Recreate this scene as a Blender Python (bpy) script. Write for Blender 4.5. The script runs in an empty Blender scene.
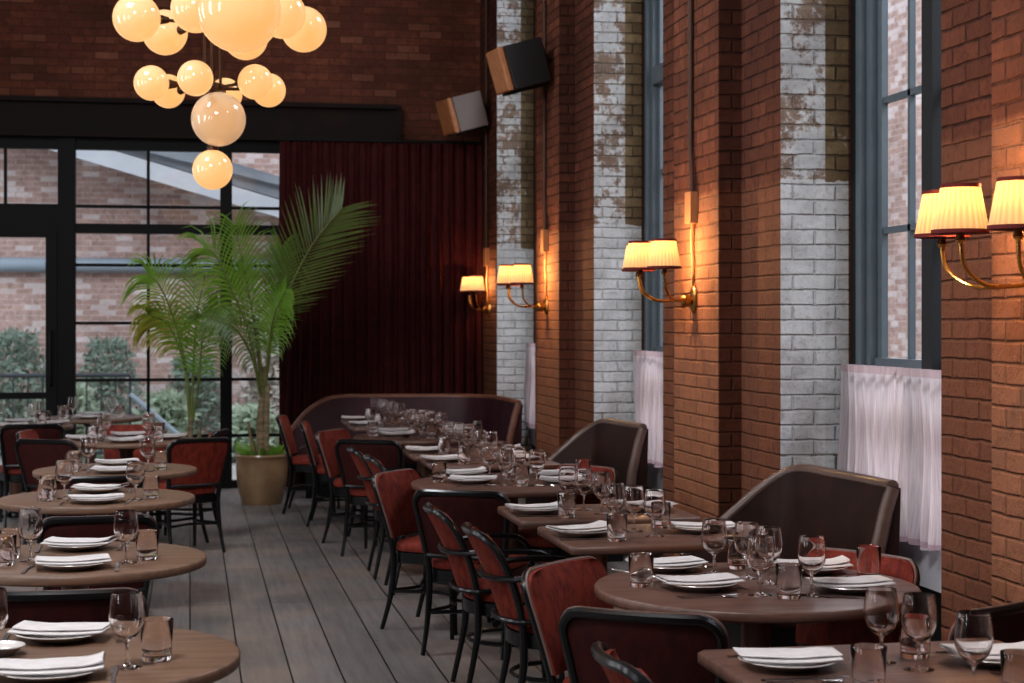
import bpy, math, random
from math import sin, cos, pi, atan2, sqrt
from mathutils import Vector, Matrix
random.seed(7)
S = bpy.context.scene
COL = S.collection
R = math.radians

# ------------------------------------------------------------------ mesh builder
class MB:
    def __init__(s):
        s.v, s.f, s.uv, s.mi = [], [], [], []
    def face(s, idx, uvs=None, mi=0):
        s.f.append(tuple(idx)); s.mi.append(mi)
        s.uv.append(uvs if uvs else [(0, 0)] * len(idx))
    def box(s, x0, x1, y0, y1, z0, z1, mi=0, skip=()):
        b = len(s.v)
        s.v += [(x, y, z) for z in (z0, z1) for y in (y0, y1) for x in (x0, x1)]
        F = {'-z': (0, 2, 3, 1), '+z': (4, 5, 7, 6), '-y': (0, 1, 5, 4), '+y': (2, 6, 7, 3), '-x': (0, 4, 6, 2), '+x': (1, 3, 7, 5)}
        for k, q in F.items():
            if k in skip: continue
            uv = []
            for i in q:
                x, y, z = s.v[b + i]
                uv.append((y, z) if k[1] == 'x' else (x + 0.103, z) if k[1] == 'y' else (x, y))
            s.face([b + i for i in q], uv, mi)
    def quad(s, a, b, c, d, mi=0):
        k = len(s.v); s.v += [a, b, c, d]; s.face((k, k + 1, k + 2, k + 3), [(0, 0), (1, 0), (1, 1), (0, 1)], mi)
    def qy(s, x0, x1, y, z0, z1): s.quad((x0, y, z0), (x1, y, z0), (x1, y, z1), (x0, y, z1))
    def tube(s, path, r, n=8, closed=False, mi=0, sx=1.0):
        P = [Vector(p) for p in path]; m = len(P)
        rs = r if isinstance(r, (list, tuple)) else [r] * m
        T = []
        for i in range(m):
            a = P[i - 1] if (i > 0 or closed) else P[i]
            c = P[(i + 1) % m] if (i < m - 1 or closed) else P[i]
            t = (c - a); T.append(t.normalized() if t.length > 1e-9 else Vector((0, 0, 1)))
        u = T[0].orthogonal().normalized()
        up = Vector((0, 0, 1))
        if abs(T[0].dot(up)) < .9: u = (up - T[0] * up.dot(T[0])).normalized()
        b = len(s.v); L = 0
        for i in range(m):
            u = u - T[i] * u.dot(T[i])
            u = u.normalized() if u.length > 1e-6 else T[i].orthogonal().normalized()
            w = T[i].cross(u)
            for k in range(n):
                a = 2 * pi * k / n
                s.v.append(tuple(P[i] + (u * cos(a) + w * sin(a) * sx) * rs[i]))
        for i in range(m if closed else m - 1):
            j = (i + 1) % m
            for k in range(n):
                k2 = (k + 1) % n
                s.face((b + i * n + k, b + i * n + k2, b + j * n + k2, b + j * n + k), [(k / n, i * .1)] * 4, mi)
        if not closed:
            s.face([b + k for k in range(n)][::-1], None, mi)
            s.face([b + (m - 1) * n + k for k in range(n)], None, mi)
    def lathe(s, prof, n=24, c=(0, 0, 0), mi=0, rot=None, ripple=None):
        b = len(s.v); m = len(prof)
        for (r, z) in prof:
            for k in range(n):
                a = 2 * pi * k / n
                rr = r * (1 + (ripple[1] * cos(ripple[0] * a) if ripple else 0))
                p = Vector((rr * cos(a), rr * sin(a), z))
                if rot: p = rot @ p
                s.v.append((c[0] + p.x, c[1] + p.y, c[2] + p.z))
        for i in range(m - 1):
            for k in range(n):
                k2 = (k + 1) % n
                s.face((b + i * n + k, b + i * n + k2, b + (i + 1) * n + k2, b + (i + 1) * n + k),
                       [(k / n, i / m), ((k + 1) / n, i / m), ((k + 1) / n, (i + 1) / m), (k / n, (i + 1) / m)], mi)
        if prof[0][0] > 1e-5: s.face([b + k for k in range(n)][::-1], None, mi)
        if prof[-1][0] > 1e-5: s.face([b + (m - 1) * n + k for k in range(n)], None, mi)
    def sphere(s, c, r, n=20, m=12, mi=0, sz=1.0):
        s.lathe([(max(1e-6, r * sin(pi * i / m)), -r * cos(pi * i / m) * sz) for i in range(m + 1)], n, c, mi)
    def grid(s, pts, mi=0, close_u=False, flip=False):
        b = len(s.v); nu, nv = len(pts), len(pts[0])
        for row in pts: s.v += [tuple(p) for p in row]
        for i in range(nu if close_u else nu - 1):
            i2 = (i + 1) % nu
            for j in range(nv - 1):
                q = (b + i * nv + j, b + i2 * nv + j, b + i2 * nv + j + 1, b + i * nv + j + 1)
                if flip: q = q[::-1]
                s.face(q, [(i / nu, j / nv), ((i + 1) / nu, j / nv), ((i + 1) / nu, (j + 1) / nv), (i / nu, (j + 1) / nv)], mi)
    def loops(s, rings, mi=0, cap=True):
        """rings: list of equal-length closed loops"""
        b = len(s.v); n = len(rings[0])
        for r in rings: s.v += [tuple(p) for p in r]
        for i in range(len(rings) - 1):
            for k in range(n):
                k2 = (k + 1) % n
                s.face((b + i * n + k, b + i * n + k2, b + (i + 1) * n + k2, b + (i + 1) * n + k),
                       [(k / n, i * .05), ((k + 1) / n, i * .05), ((k + 1) / n, i * .05 + .05), (k / n, i * .05 + .05)], mi)
        if cap:
            s.face([b + k for k in range(n)][::-1], [(p[0], p[1]) for p in rings[0]][::-1], mi)
            e = b + (len(rings) - 1) * n
            s.face([e + k for k in range(n)], [(p[0], p[1]) for p in rings[-1]], mi)
    def mesh(s, name, mats, smooth=True, auto=40):
        me = bpy.data.meshes.new(name)
        me.from_pydata(s.v, [], s.f)
        uvl = me.uv_layers.new(name='UVMap')
        k = 0
        for uv in s.uv:
            for c in uv:
                uvl.data[k].uv = c; k += 1
        for m in (mats if isinstance(mats, (list, tuple)) else [mats]): me.materials.append(m)
        me.polygons.foreach_set('material_index', s.mi)
        if smooth:
            me.polygons.foreach_set('use_smooth', [True] * len(me.polygons))
            me.set_sharp_from_angle(angle=R(auto))
        me.update()
        return me

def link(name, me, parent=None, loc=None, rot=None, kind=None):
    o = bpy.data.objects.new(name, me); COL.objects.link(o)
    if parent is not None: o.parent = parent
    if loc is not None: o.location = loc
    if rot is not None: o.rotation_euler = rot
    if kind: o['kind'] = kind
    return o
def tag(o, label, cat, group=None):
    o['label'] = label; o['category'] = cat
    if group: o['group'] = group
    return o
def thing(name, label, cat, loc=(0, 0, 0), rz=0, group=None):
    o = link(name, None, None, loc, (0, 0, rz)); return tag(o, label, cat, group)

# ------------------------------------------------------------------ materials
class NT:
    def __init__(s, name):
        s.m = bpy.data.materials.new(name); s.m.use_nodes = True
        s.t = s.m.node_tree; s.t.nodes.clear()
        s.out = s.n('ShaderNodeOutputMaterial')
    def n(s, typ, **kw):
        nd = s.t.nodes.new(typ)
        for k, v in kw.items():
            if k == 'i':
                for kk, vv in v.items():
                    if isinstance(vv, bpy.types.NodeSocket): s.t.links.new(vv, nd.inputs[kk])
                    else: nd.inputs[kk].default_value = vv
            else: setattr(nd, k, v)
        return nd
    def l(s, a, b): s.t.links.new(a, b)
    def mix(s, fac, a, b, blend='MIX'):
        nd = s.n('ShaderNodeMix', data_type='RGBA', blend_type=blend)
        for k, v in ((0, fac), (6, a), (7, b)):
            if isinstance(v, bpy.types.NodeSocket): s.l(v, nd.inputs[k])
            else: nd.inputs[k].default_value = v
        return nd.outputs[2]
    def math(s, op, a, b=0.0, c=0.0, clamp=False):
        nd = s.n('ShaderNodeMath', operation=op, use_clamp=clamp)
        for k, v in enumerate((a, b, c)):
            if isinstance(v, bpy.types.NodeSocket): s.l(v, nd.inputs[k])
            else: nd.inputs[k].default_value = v
        return nd.outputs[0]
    def smooth(s, x, lo, hi):
        nd = s.n('ShaderNodeMapRange', interpolation_type='SMOOTHSTEP')
        s.l(x, nd.inputs[0]); nd.inputs[1].default_value = lo; nd.inputs[2].default_value = hi
        return nd.outputs[0]
def c4(c): return (c[0], c[1], c[2], 1)

def pbr(name, col, rough=.5, metal=0, spec=.5, var=None, scale=8, bump=0, bscale=60, coords='Object', stretch=(1, 1, 1), sheen=0, coat=0, trans=0):
    t = NT(name); b = t.n('ShaderNodeBsdfPrincipled')
    tc = t.n('ShaderNodeTexCoord'); mp = t.n('ShaderNodeMapping', i={'Vector': tc.outputs[coords], 'Scale': stretch})
    if var:
        nz = t.n('ShaderNodeTexNoise', i={'Vector': mp.outputs[0], 'Scale': scale, 'Detail': 5.0, 'Roughness': .6})
        f = t.smooth(nz.outputs[0], .3, .7)
        t.l(t.mix(f, c4(col), c4(var)), b.inputs['Base Color'])
        rr = t.math('MULTIPLY_ADD', nz.outputs[0], .2, rough - .1, clamp=True); t.l(rr, b.inputs['Roughness'])
    else:
        b.inputs['Base Color'].default_value = c4(col); b.inputs['Roughness'].default_value = rough
    if bump:
        nb = t.n('ShaderNodeTexNoise', i={'Vector': mp.outputs[0], 'Scale': bscale, 'Detail': 4.0})
        bp = t.n('ShaderNodeBump', i={'Strength': bump, 'Distance': .01, 'Height': nb.outputs[0]}); t.l(bp.outputs[0], b.inputs['Normal'])
    b.inputs['Metallic'].default_value = metal; b.inputs['Specular IOR Level'].default_value = spec
    b.inputs['Sheen Weight'].default_value = sheen; b.inputs['Coat Weight'].default_value = coat
    b.inputs['Coat Roughness'].default_value = .15
    if trans:
        tr = t.n('ShaderNodeBsdfTranslucent', i={'Color': c4(var or col)})
        mx = t.n('ShaderNodeMixShader', i={0: trans}); t.l(b.outputs[0], mx.inputs[1]); t.l(tr.outputs[0], mx.inputs[2])
        t.l(mx.outputs[0], t.out.inputs[0])
    else: t.l(b.outputs[0], t.out.inputs[0])
    return t.m

def brick(name, c1, c2, mort, light=None, lightamt=.0, low=None, paint=None, bump=.6, mortar=.009, rough=.85):
    t = NT(name); b = t.n('ShaderNodeBsdfPrincipled')
    uv = t.n('ShaderNodeTexCoord').outputs['UV']
    pos = t.n('ShaderNodeNewGeometry').outputs['Position']
    wob = t.n('ShaderNodeTexNoise', i={'Vector': pos, 'Scale': 9.0, 'Detail': 5.0, 'Roughness': .65})
    off = t.n('ShaderNodeVectorMath', operation='MULTIPLY_ADD', i={0: wob.outputs['Color'], 1: (.020, .016, 0), 2: uv})
    bk = t.n('ShaderNodeTexBrick', offset=.5, i={'Vector': off.outputs[0], 'Color1': (0, 0, 0, 1), 'Color2': (1, 1, 1, 1), 'Mortar': (.5, .5, .5, 1), 'Scale': 1.0,
             'Mortar Size': mortar, 'Mortar Smooth': .8, 'Bias': 0.0, 'Brick Width': .222, 'Row Height': .0732})
    sep = t.n('ShaderNodeSeparateColor', i={0: bk.outputs[0]})
    rnd = sep.outputs[0]
    nz = t.n('ShaderNodeTexNoise', i={'Vector': pos, 'Scale': 11.0, 'Detail': 6.0, 'Roughness': .65})
    big = t.n('ShaderNodeTexNoise', i={'Vector': pos, 'Scale': 1.3, 'Detail': 3.0})
    col = t.mix(rnd, c4(c1), c4(c2))
    col = t.mix(t.smooth(nz.outputs[0], .35, .75), col, c4([x * .55 for x in c1]))
    if light:
        sel = t.math('MULTIPLY', t.smooth(rnd, 1 - lightamt - .05, 1 - lightamt + .05), t.smooth(nz.outputs[0], .2, .5))
        col = t.mix(sel, col, c4(light))
    col = t.mix(t.math('MULTIPLY', t.smooth(big.outputs[0], .35, .7), .45), col, c4([x * .5 for x in c2]))
    nm = t.n('ShaderNodeTexNoise', i={'Vector': pos, 'Scale': 16.0, 'Detail': 3.0})
    col = t.mix(t.math('MULTIPLY', bk.outputs['Fac'], t.math('MULTIPLY_ADD', t.smooth(nm.outputs[0], .35, .65), .6, .28)), col, c4(mort))
    fn = t.n('ShaderNodeTexNoise', i={'Vector': pos, 'Scale': 38.0, 'Detail': 6.0, 'Roughness': .75})
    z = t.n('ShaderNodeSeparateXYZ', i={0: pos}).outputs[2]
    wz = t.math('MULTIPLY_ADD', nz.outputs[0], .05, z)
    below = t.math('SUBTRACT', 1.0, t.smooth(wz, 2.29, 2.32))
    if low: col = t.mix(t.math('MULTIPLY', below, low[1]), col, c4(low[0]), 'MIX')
    if paint:
        fine = t.n('ShaderNodeTexNoise', i={'Vector': pos, 'Scale': 24.0, 'Detail': 8.0, 'Roughness': .7})
        mid = t.n('ShaderNodeTexNoise', i={'Vector': pos, 'Scale': 5.0, 'Detail': 4.0})
        w = t.math('MULTIPLY_ADD', mid.outputs[0], .6, t.math('MULTIPLY', fine.outputs[0], .55))
        w = t.math('MULTIPLY_ADD', below, paint[2] if len(paint) > 2 else .30, w)
        w = t.math('MULTIPLY_ADD', bk.outputs['Fac'], -.05, w)
        lowz = t.math('SUBTRACT', 1.0, t.smooth(wz, .75, 1.35))
        w = t.math('MULTIPLY_ADD', t.math('MULTIPLY', lowz, bk.outputs['Fac']), -.35, w)
        w = t.math('MULTIPLY_ADD', lowz, -.03, w)
        m = t.smooth(w, paint[1] - .05, paint[1] + .05)
        wc = t.mix(t.smooth(mid.outputs[0], .35, .7), c4(paint[0]), c4([x * .72 for x in paint[0]]))
        wc = t.mix(t.math('MULTIPLY', bk.outputs['Fac'], t.smooth(fine.outputs[0], .3, .6)), wc, c4([x * .74 for x in paint[0]]))
        wc = t.mix(t.math('MULTIPLY', t.smooth(nz.outputs[0], .5, .75), .4), wc, c4([x * .6 for x in paint[0]]))
        col = t.mix(m, col, wc)
    col = t.mix(t.math('MULTIPLY', t.smooth(fn.outputs[0], .48, .72), .55), col, t.mix(1.0, col, (.45, .40, .38, 1), 'MULTIPLY'))
    t.l(col, b.inputs['Base Color'])
    b.inputs['Roughness'].default_value = rough; b.inputs['Specular IOR Level'].default_value = .25
    h = t.math('MULTIPLY_ADD', nz.outputs[0], .8, t.math('MULTIPLY', bk.outputs['Fac'], -.7))
    h = t.math('MULTIPLY_ADD', rnd, .25, h); h = t.math('MULTIPLY_ADD', fn.outputs[0], .5, h)
    bp = t.n('ShaderNodeBump', i={'Strength': bump, 'Distance': .020, 'Height': h})
    t.l(bp.outputs[0], b.inputs['Normal']); t.l(b.outputs[0], t.out.inputs[0])
    return t.m

def floor_mat():
    t = NT('weathered_floorboards'); b = t.n('ShaderNodeBsdfPrincipled')
    pos = t.n('ShaderNodeTexCoord').outputs['Object']
    sp = t.n('ShaderNodeSeparateXYZ', i={0: pos})
    sw = t.n('ShaderNodeCombineXYZ', i={0: sp.outputs[1], 1: sp.outputs[0], 2: 0.0})
    bk = t.n('ShaderNodeTexBrick', offset=.37, i={'Vector': sw.outputs[0], 'Color1': (0, 0, 0, 1), 'Color2': (1, 1, 1, 1), 'Mortar': (.5, .5, .5, 1), 'Scale': 1.0,
             'Mortar Size': .0045, 'Mortar Smooth': .2, 'Brick Width': 3.7, 'Row Height': .225})
    rnd = t.n('ShaderNodeSeparateColor', i={0: bk.outputs[0]}).outputs[0]
    gv = t.n('ShaderNodeMapping', i={'Vector': pos, 'Scale': (26, 1.6, 1)})
    g = t.n('ShaderNodeTexNoise', i={'Vector': gv.outputs[0], 'Scale': 1.0, 'Detail': 7.0, 'Roughness': .65})
    bl = t.n('ShaderNodeTexNoise', i={'Vector': pos, 'Scale': 1.8, 'Detail': 5.0, 'Roughness': .6})
    col = t.mix(rnd, (.145, .132, .126, 1), (.225, .207, .20, 1))
    col = t.mix(t.math('MULTIPLY', t.smooth(g.outputs[0], .3, .75), .7), col, (.11, .098, .094, 1))
    col = t.mix(t.math('MULTIPLY', t.smooth(bl.outputs[0], .42, .66), .5), col, (.28, .20, .165, 1))
    kv = t.n('ShaderNodeTexVoronoi', i={'Vector': pos, 'Scale': 2.3})
    kn = t.math('SUBTRACT', 1.0, t.smooth(kv.outputs['Distance'], .02, .05))
    col = t.mix(t.math('MULTIPLY', kn, .8), col, (.03, .022, .02, 1))
    col = t.mix(bk.outputs['Fac'], col, (.012, .01, .01, 1))
    t.l(col, b.inputs['Base Color'])
    t.l(t.math('MULTIPLY_ADD', g.outputs[0], .25, .36), b.inputs['Roughness'])
    h = t.math('MULTIPLY_ADD', bk.outputs['Fac'], -1.0, t.math('MULTIPLY', g.outputs[0], .25))
    bp = t.n('ShaderNodeBump', i={'Strength': .35, 'Distance': .01, 'Height': h}); t.l(bp.outputs[0], b.inputs['Normal'])
    t.l(b.outputs[0], t.out.inputs[0]); return t.m

def wood(name, c1, c2, rough=.32, sc=(1, 14, 14), coat=.15):
    t = NT(name); b = t.n('ShaderNodeBsdfPrincipled')
    pos = t.n('ShaderNodeTexCoord').outputs['Object']
    mp = t.n('ShaderNodeMapping', i={'Vector': pos, 'Scale': sc})
    g = t.n('ShaderNodeTexNoise', i={'Vector': mp.outputs[0], 'Scale': 2.2, 'Detail': 8.0, 'Roughness': .65, 'Distortion': .6})
    col = t.mix(t.smooth(g.outputs[0], .3, .7), c4(c1), c4(c2))
    t.l(col, b.inputs['Base Color']); t.l(t.math('MULTIPLY_ADD', g.outputs[0], .2, rough - .08), b.inputs['Roughness'])
    bp = t.n('ShaderNodeBump', i={'Strength': .06, 'Distance': .004, 'Height': g.outputs[0]}); t.l(bp.outputs[0], b.inputs['Normal'])
    b.inputs['Coat Weight'].default_value = coat; b.inputs['Coat Roughness'].default_value = .25
    t.l(b.outputs[0], t.out.inputs[0]); return t.m

def glass_mat():
    t = NT('clear_glass')
    g = t.n('ShaderNodeBsdfGlass', i={'Color': (1, .985, .98, 1), 'Roughness': 0.0, 'IOR': 1.46})
    t.l(g.outputs[0], t.out.inputs[0]); return t.m
def pane_mat():
    t = NT('window_pane')
    tr = t.n('ShaderNodeBsdfTransparent', i={'Color': (.93, .95, .96, 1)})
    gl = t.n('ShaderNodeBsdfGlossy', i={'Color': (1, 1, 1, 1), 'Roughness': .02})
    fr = t.n('ShaderNodeFresnel', i={'IOR': 1.45})
    mx = t.n('ShaderNodeMixShader', i={0: fr.outputs[0]}); t.l(tr.outputs[0], mx.inputs[1]); t.l(gl.outputs[0], mx.inputs[2])
    t.l(mx.outputs[0], t.out.inputs[0]); return t.m
def emis(name, col, st, gloss=0.0, edge=None):
    t = NT(name); e = t.n('ShaderNodeEmission', i={'Color': c4(col), 'Strength': st})
    if edge:
        lw = t.n('ShaderNodeLayerWeight', i={'Blend': .35})
        t.l(t.mix(lw.outputs['Facing'], c4(col), c4(edge)), e.inputs['Color'])
    if gloss:
        b = t.n('ShaderNodeBsdfPrincipled', i={'Base Color': (.22, .19, .15, 1), 'Roughness': .08, 'Specular IOR Level': .6})
        mx = t.n('ShaderNodeAddShader'); t.l(e.outputs[0], mx.inputs[0]); t.l(b.outputs[0], mx.inputs[1]); t.l(mx.outputs[0], t.out.inputs[0])
    else: t.l(e.outputs[0], t.out.inputs[0])
    return t.m
def shade_mat():
    t = NT('pleated_lampshade')
    uv = t.n('ShaderNodeTexCoord').outputs['UV']
    u = t.n('ShaderNodeSeparateXYZ', i={0: uv})
    wv = t.math('SINE', t.math('MULTIPLY', u.outputs[0], 2 * pi * 26))
    f = t.math('MULTIPLY_ADD', wv, .5, .5)
    tl = t.n('ShaderNodeBsdfTranslucent'); t.l(t.mix(f, (.27, .18, .095, 1), (.36, .27, .17, 1)), tl.inputs[0])
    df = t.n('ShaderNodeBsdfDiffuse', i={'Color': (.42, .30, .17, 1)})
    mx = t.n('ShaderNodeMixShader', i={0: .45}); t.l(tl.outputs[0], mx.inputs[1]); t.l(df.outputs[0], mx.inputs[2])
    e = t.n('ShaderNodeEmission', i={'Strength': .42}); t.l(t.mix(f, (1, .52, .22, 1), (1, .70, .38, 1)), e.inputs[0])
    ad = t.n('ShaderNodeAddShader'); t.l(mx.outputs[0], ad.inputs[0]); t.l(e.outputs[0], ad.inputs[1])
    t.l(ad.outputs[0], t.out.inputs[0]); return t.m
def sheer_mat():
    t = NT('sheer_linen')
    pos = t.n('ShaderNodeTexCoord').outputs['Object']
    z = t.n('ShaderNodeSeparateXYZ', i={0: pos}).outputs[2]
    nz = t.n('ShaderNodeTexNoise', i={'Vector': pos, 'Scale': 40.0, 'Detail': 4.0})
    wv = t.n('ShaderNodeTexNoise', i={'Vector': t.n('ShaderNodeMapping', i={'Vector': pos, 'Scale': (1, 250, 6)}).outputs[0], 'Scale': 1.0, 'Detail': 2.0})
    col = t.mix(t.smooth(wv.outputs[0], .3, .7), (.74, .60, .63, 1), (.90, .82, .83, 1))
    hem = t.math('MULTIPLY', t.math('SUBTRACT', 1.0, t.smooth(z, .655, .662)), t.smooth(z, .628, .635))
    top = t.smooth(z, 1.355, 1.36)
    col = t.mix(t.math('MULTIPLY', hem, .6), col, (.5, .28, .36, 1)); col = t.mix(t.math('MULTIPLY', top, .45), col, (.5, .28, .3, 1))
    df = t.n('ShaderNodeBsdfDiffuse'); tl = t.n('ShaderNodeBsdfTranslucent'); tp = t.n('ShaderNodeBsdfTransparent')
    t.l(col, df.inputs[0]); t.l(col, tl.inputs[0])
    m1 = t.n('ShaderNodeMixShader', i={0: .75}); t.l(df.outputs[0], m1.inputs[1]); t.l(tl.outputs[0], m1.inputs[2])
    m2 = t.n('ShaderNodeMixShader', i={0: .12}); t.l(m1.outputs[0], m2.inputs[1]); t.l(tp.outputs[0], m2.inputs[2])
    t.l(m2.outputs[0], t.out.inputs[0]); return t.m
def velvet(name, c1, c2, sheen=.6):
    t = NT(name); b = t.n('ShaderNodeBsdfPrincipled')
    pos = t.n('ShaderNodeTexCoord').outputs['Object']
    mp = t.n('ShaderNodeMapping', i={'Vector': pos, 'Scale': (34, 34, 12)})
    nz = t.n('ShaderNodeTexNoise', i={'Vector': mp.outputs[0], 'Scale': 1.0, 'Detail': 6.0, 'Roughness': .7})
    t.l(t.mix(t.smooth(nz.outputs[0], .35, .68), c4(c1), c4(c2)), b.inputs['Base Color'])
    b.inputs['Roughness'].default_value = .75; b.inputs['Specular IOR Level'].default_value = .25
    b.inputs['Sheen Weight'].default_value = sheen; b.inputs['Sheen Roughness'].default_value = .35
    b.inputs['Sheen Tint'].default_value = (1, .35, .22, 1)
    bp = t.n('ShaderNodeBump', i={'Strength': .15, 'Distance': .004, 'Height': nz.outputs[0]}); t.l(bp.outputs[0], b.inputs['Normal'])
    t.l(b.outputs[0], t.out.inputs[0]); return t.m

M = {}
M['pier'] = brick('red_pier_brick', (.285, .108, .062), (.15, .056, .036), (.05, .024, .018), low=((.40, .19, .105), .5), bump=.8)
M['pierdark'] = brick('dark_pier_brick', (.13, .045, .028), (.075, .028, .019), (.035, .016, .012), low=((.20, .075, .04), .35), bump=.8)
M['step'] = brick('shaded_step_brick', (.20, .072, .042), (.105, .039, .026), (.036, .017, .013), low=((.25, .11, .062), .45), bump=.8)  # darker copy of the pier brick, shade beside the front pier painted in
M['jamb'] = brick('whitewashed_brick', (.33, .25, .20), (.24, .16, .125), (.20, .17, .15), paint=((.60, .61, .625), .565), bump=.75)
M['jambin'] = brick('bare_yellow_brick', (.26, .19, .11), (.13, .09, .055), (.05, .04, .03), paint=((.54, .55, .56), .78, .5), bump=.75)
M['back'] = brick('old_dark_brick', (.22, .078, .046), (.10, .036, .026), (.055, .03, .023), light=(.24, .10, .062), lightamt=.15, bump=.5, mortar=.006)
M['ext'] = brick('outdoor_brick', (.60, .42, .36), (.50, .33, .28), (.66, .56, .53), light=(.70, .61, .585), lightamt=.25, bump=.2, mortar=.008)
M['floor'] = floor_mat()
M['table'] = wood('table_walnut', (.150, .078, .056), (.088, .044, .033), rough=.42, coat=.05)
M['tabled'] = wood('table_column_wood', (.15, .075, .05), (.08, .042, .03), sc=(14, 14, 1))
M['tablel'] = wood('table_oak_brown', (.20, .118, .078), (.125, .074, .05), rough=.42, coat=.05)
M['black'] = pbr('black_lacquer', (.006, .006, .007), .3, spec=.4, coat=.15)
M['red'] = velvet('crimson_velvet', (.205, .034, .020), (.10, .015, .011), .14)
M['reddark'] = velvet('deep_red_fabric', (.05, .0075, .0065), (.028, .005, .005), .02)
M['pipe'] = pbr('piping_grey', (.16, .10, .085), .5)
M['leather'] = pbr('brown_leather', (.022, .011, .009), .5, var=(.040, .018, .014), scale=6, bump=.12, bscale=90, spec=.16)
M['leatherrim'] = pbr('rim_leather', (.10, .062, .05), .34, var=(.14, .09, .075), scale=6, bump=.1, bscale=90)
M['leatherred'] = pbr('oxblood_leather', (.050, .014, .018), .5, var=(.034, .010, .014), scale=5, bump=.12, bscale=90, spec=.3)
M['rimcopper'] = pbr('tan_rim_leather', (.20, .085, .05), .4, var=(.14, .06, .04), scale=6)
M['white'] = pbr('white_china', (.62, .58, .555), .2, coat=.3)
M['rimtan'] = pbr('plate_foot', (.45, .38, .34), .4)
M['napkin'] = pbr('napkin_linen', (.64, .60, .59), .9, var=(.57, .53, .525), scale=20, bump=.25, bscale=350)
M['steel'] = pbr('cutlery_steel', (.62, .58, .56), .2, metal=1)
M['glass'] = glass_mat(); M['pane'] = pane_mat()
M['frame'] = pbr('black_steel_frame', (.007, .0065, .0065), .6, spec=.2)
M['beam'] = pbr('dark_beam', (.011, .008, .007), .7, spec=.2, var=(.022, .011, .009), scale=3, bump=.1)
M['blue'] = pbr('bluegrey_paint', (.105, .130, .148), .45, var=(.085, .108, .125), scale=4)
M['bluedark'] = pbr('dark_reveal', (.012, .013, .015), .6)
M['sheer'] = sheer_mat()
M['velvetcurtain'] = velvet('curtain_velvet', (.062, .0045, .005), (.030, .0025, .003), .0)
M['brass'] = pbr('brushed_brass', (.72, .42, .14), .28, metal=1, var=(.62, .34, .10), scale=10)
M['bronze'] = pbr('dark_bronze', (.10, .055, .035), .4, metal=.8)
M['shade'] = shade_mat()
M['trimred'] = pbr('maroon_trim', (.13, .014, .012), .8)
M['globe'] = emis('opal_globe', (1.0, .50, .165), .84, gloss=1, edge=(.92, .50, .21))
M['globebig'] = emis('opal_globe_large', (.95, .50, .21), .58, gloss=1, edge=(.60, .40, .27))
M['bulb'] = emis('bulb_glow', (1, .68, .34), 9)
M['pot'] = pbr('glazed_tan_pot', (.30, .20, .115), .32, var=(.22, .135, .075), scale=5, coat=.3)
M['soil'] = pbr('soil', (.03, .02, .015), .95, bump=.5)
M['trunk'] = pbr('palm_trunk', (.26, .20, .12), .8, var=(.13, .10, .06), scale=14, stretch=(1, 1, 4), bump=.4)
M['stem'] = pbr('palm_stem', (.16, .20, .06), .5, var=(.12, .15, .04), scale=12)
M['leaf'] = pbr('palm_leaf', (.13, .27, .035), .4, var=(.22, .38, .06), scale=3, trans=.32)
M['leafd'] = pbr('palm_leaf_dark', (.10, .15, .045), .45, var=(.15, .21, .06), scale=3, trans=.3)
M['leafy'] = pbr('palm_leaf_yellow', (.26, .30, .05), .45, var=(.40, .36, .07), scale=4, trans=.45)
M['bush1'] = pbr('bush_leaf', (.16, .21, .165), .5, var=(.28, .35, .28), scale=3, trans=.3)
M['bush2'] = pbr('bush_leaf_pale', (.27, .34, .23), .5, var=(.44, .50, .38), scale=3, trans=.3)
M['bush3'] = pbr('dry_twig_leaf', (.36, .34, .30), .7, var=(.48, .44, .38), scale=3, trans=.2)
M['railm'] = pbr('rail_steel', (.05, .055, .06), .5)
M['extsteel'] = pbr('galvanised_beam', (.30, .34, .37), .5, var=(.28, .33, .38), scale=3)
M['extroof'] = pbr('pale_roof', (.46, .47, .48), .7, var=(.40, .41, .43), scale=2)
M['extroofd'] = pbr('canopy_top', (.17, .185, .20), .7, var=(.22, .235, .25), scale=2)
M['extground'] = pbr('garden_gravel', (.40, .37, .34), .9, var=(.28, .27, .24), scale=5, bump=.4)
M['spkdark'] = pbr('speaker_black', (.012, .010, .010), .5)
M['spkgrey'] = pbr('speaker_grey', (.17, .135, .125), .6)
M['spktan'] = pbr('speaker_wood_front', (.42, .18, .075), .55, var=(.34, .14, .06), scale=20)
M['conduit'] = pbr('painted_conduit', (.085, .04, .026), .7)
M['jbox'] = pbr('painted_box', (.34, .17, .08), .6)
M['apron'] = pbr('white_panel', (.66, .66, .70), .6)
M['ceil'] = wood('ceiling_boards', (.10, .06, .04), (.06, .035, .025), rough=.6)
M['plaster'] = pbr('plaster_wall', (.16, .10, .08), .9, bump=.2)

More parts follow.
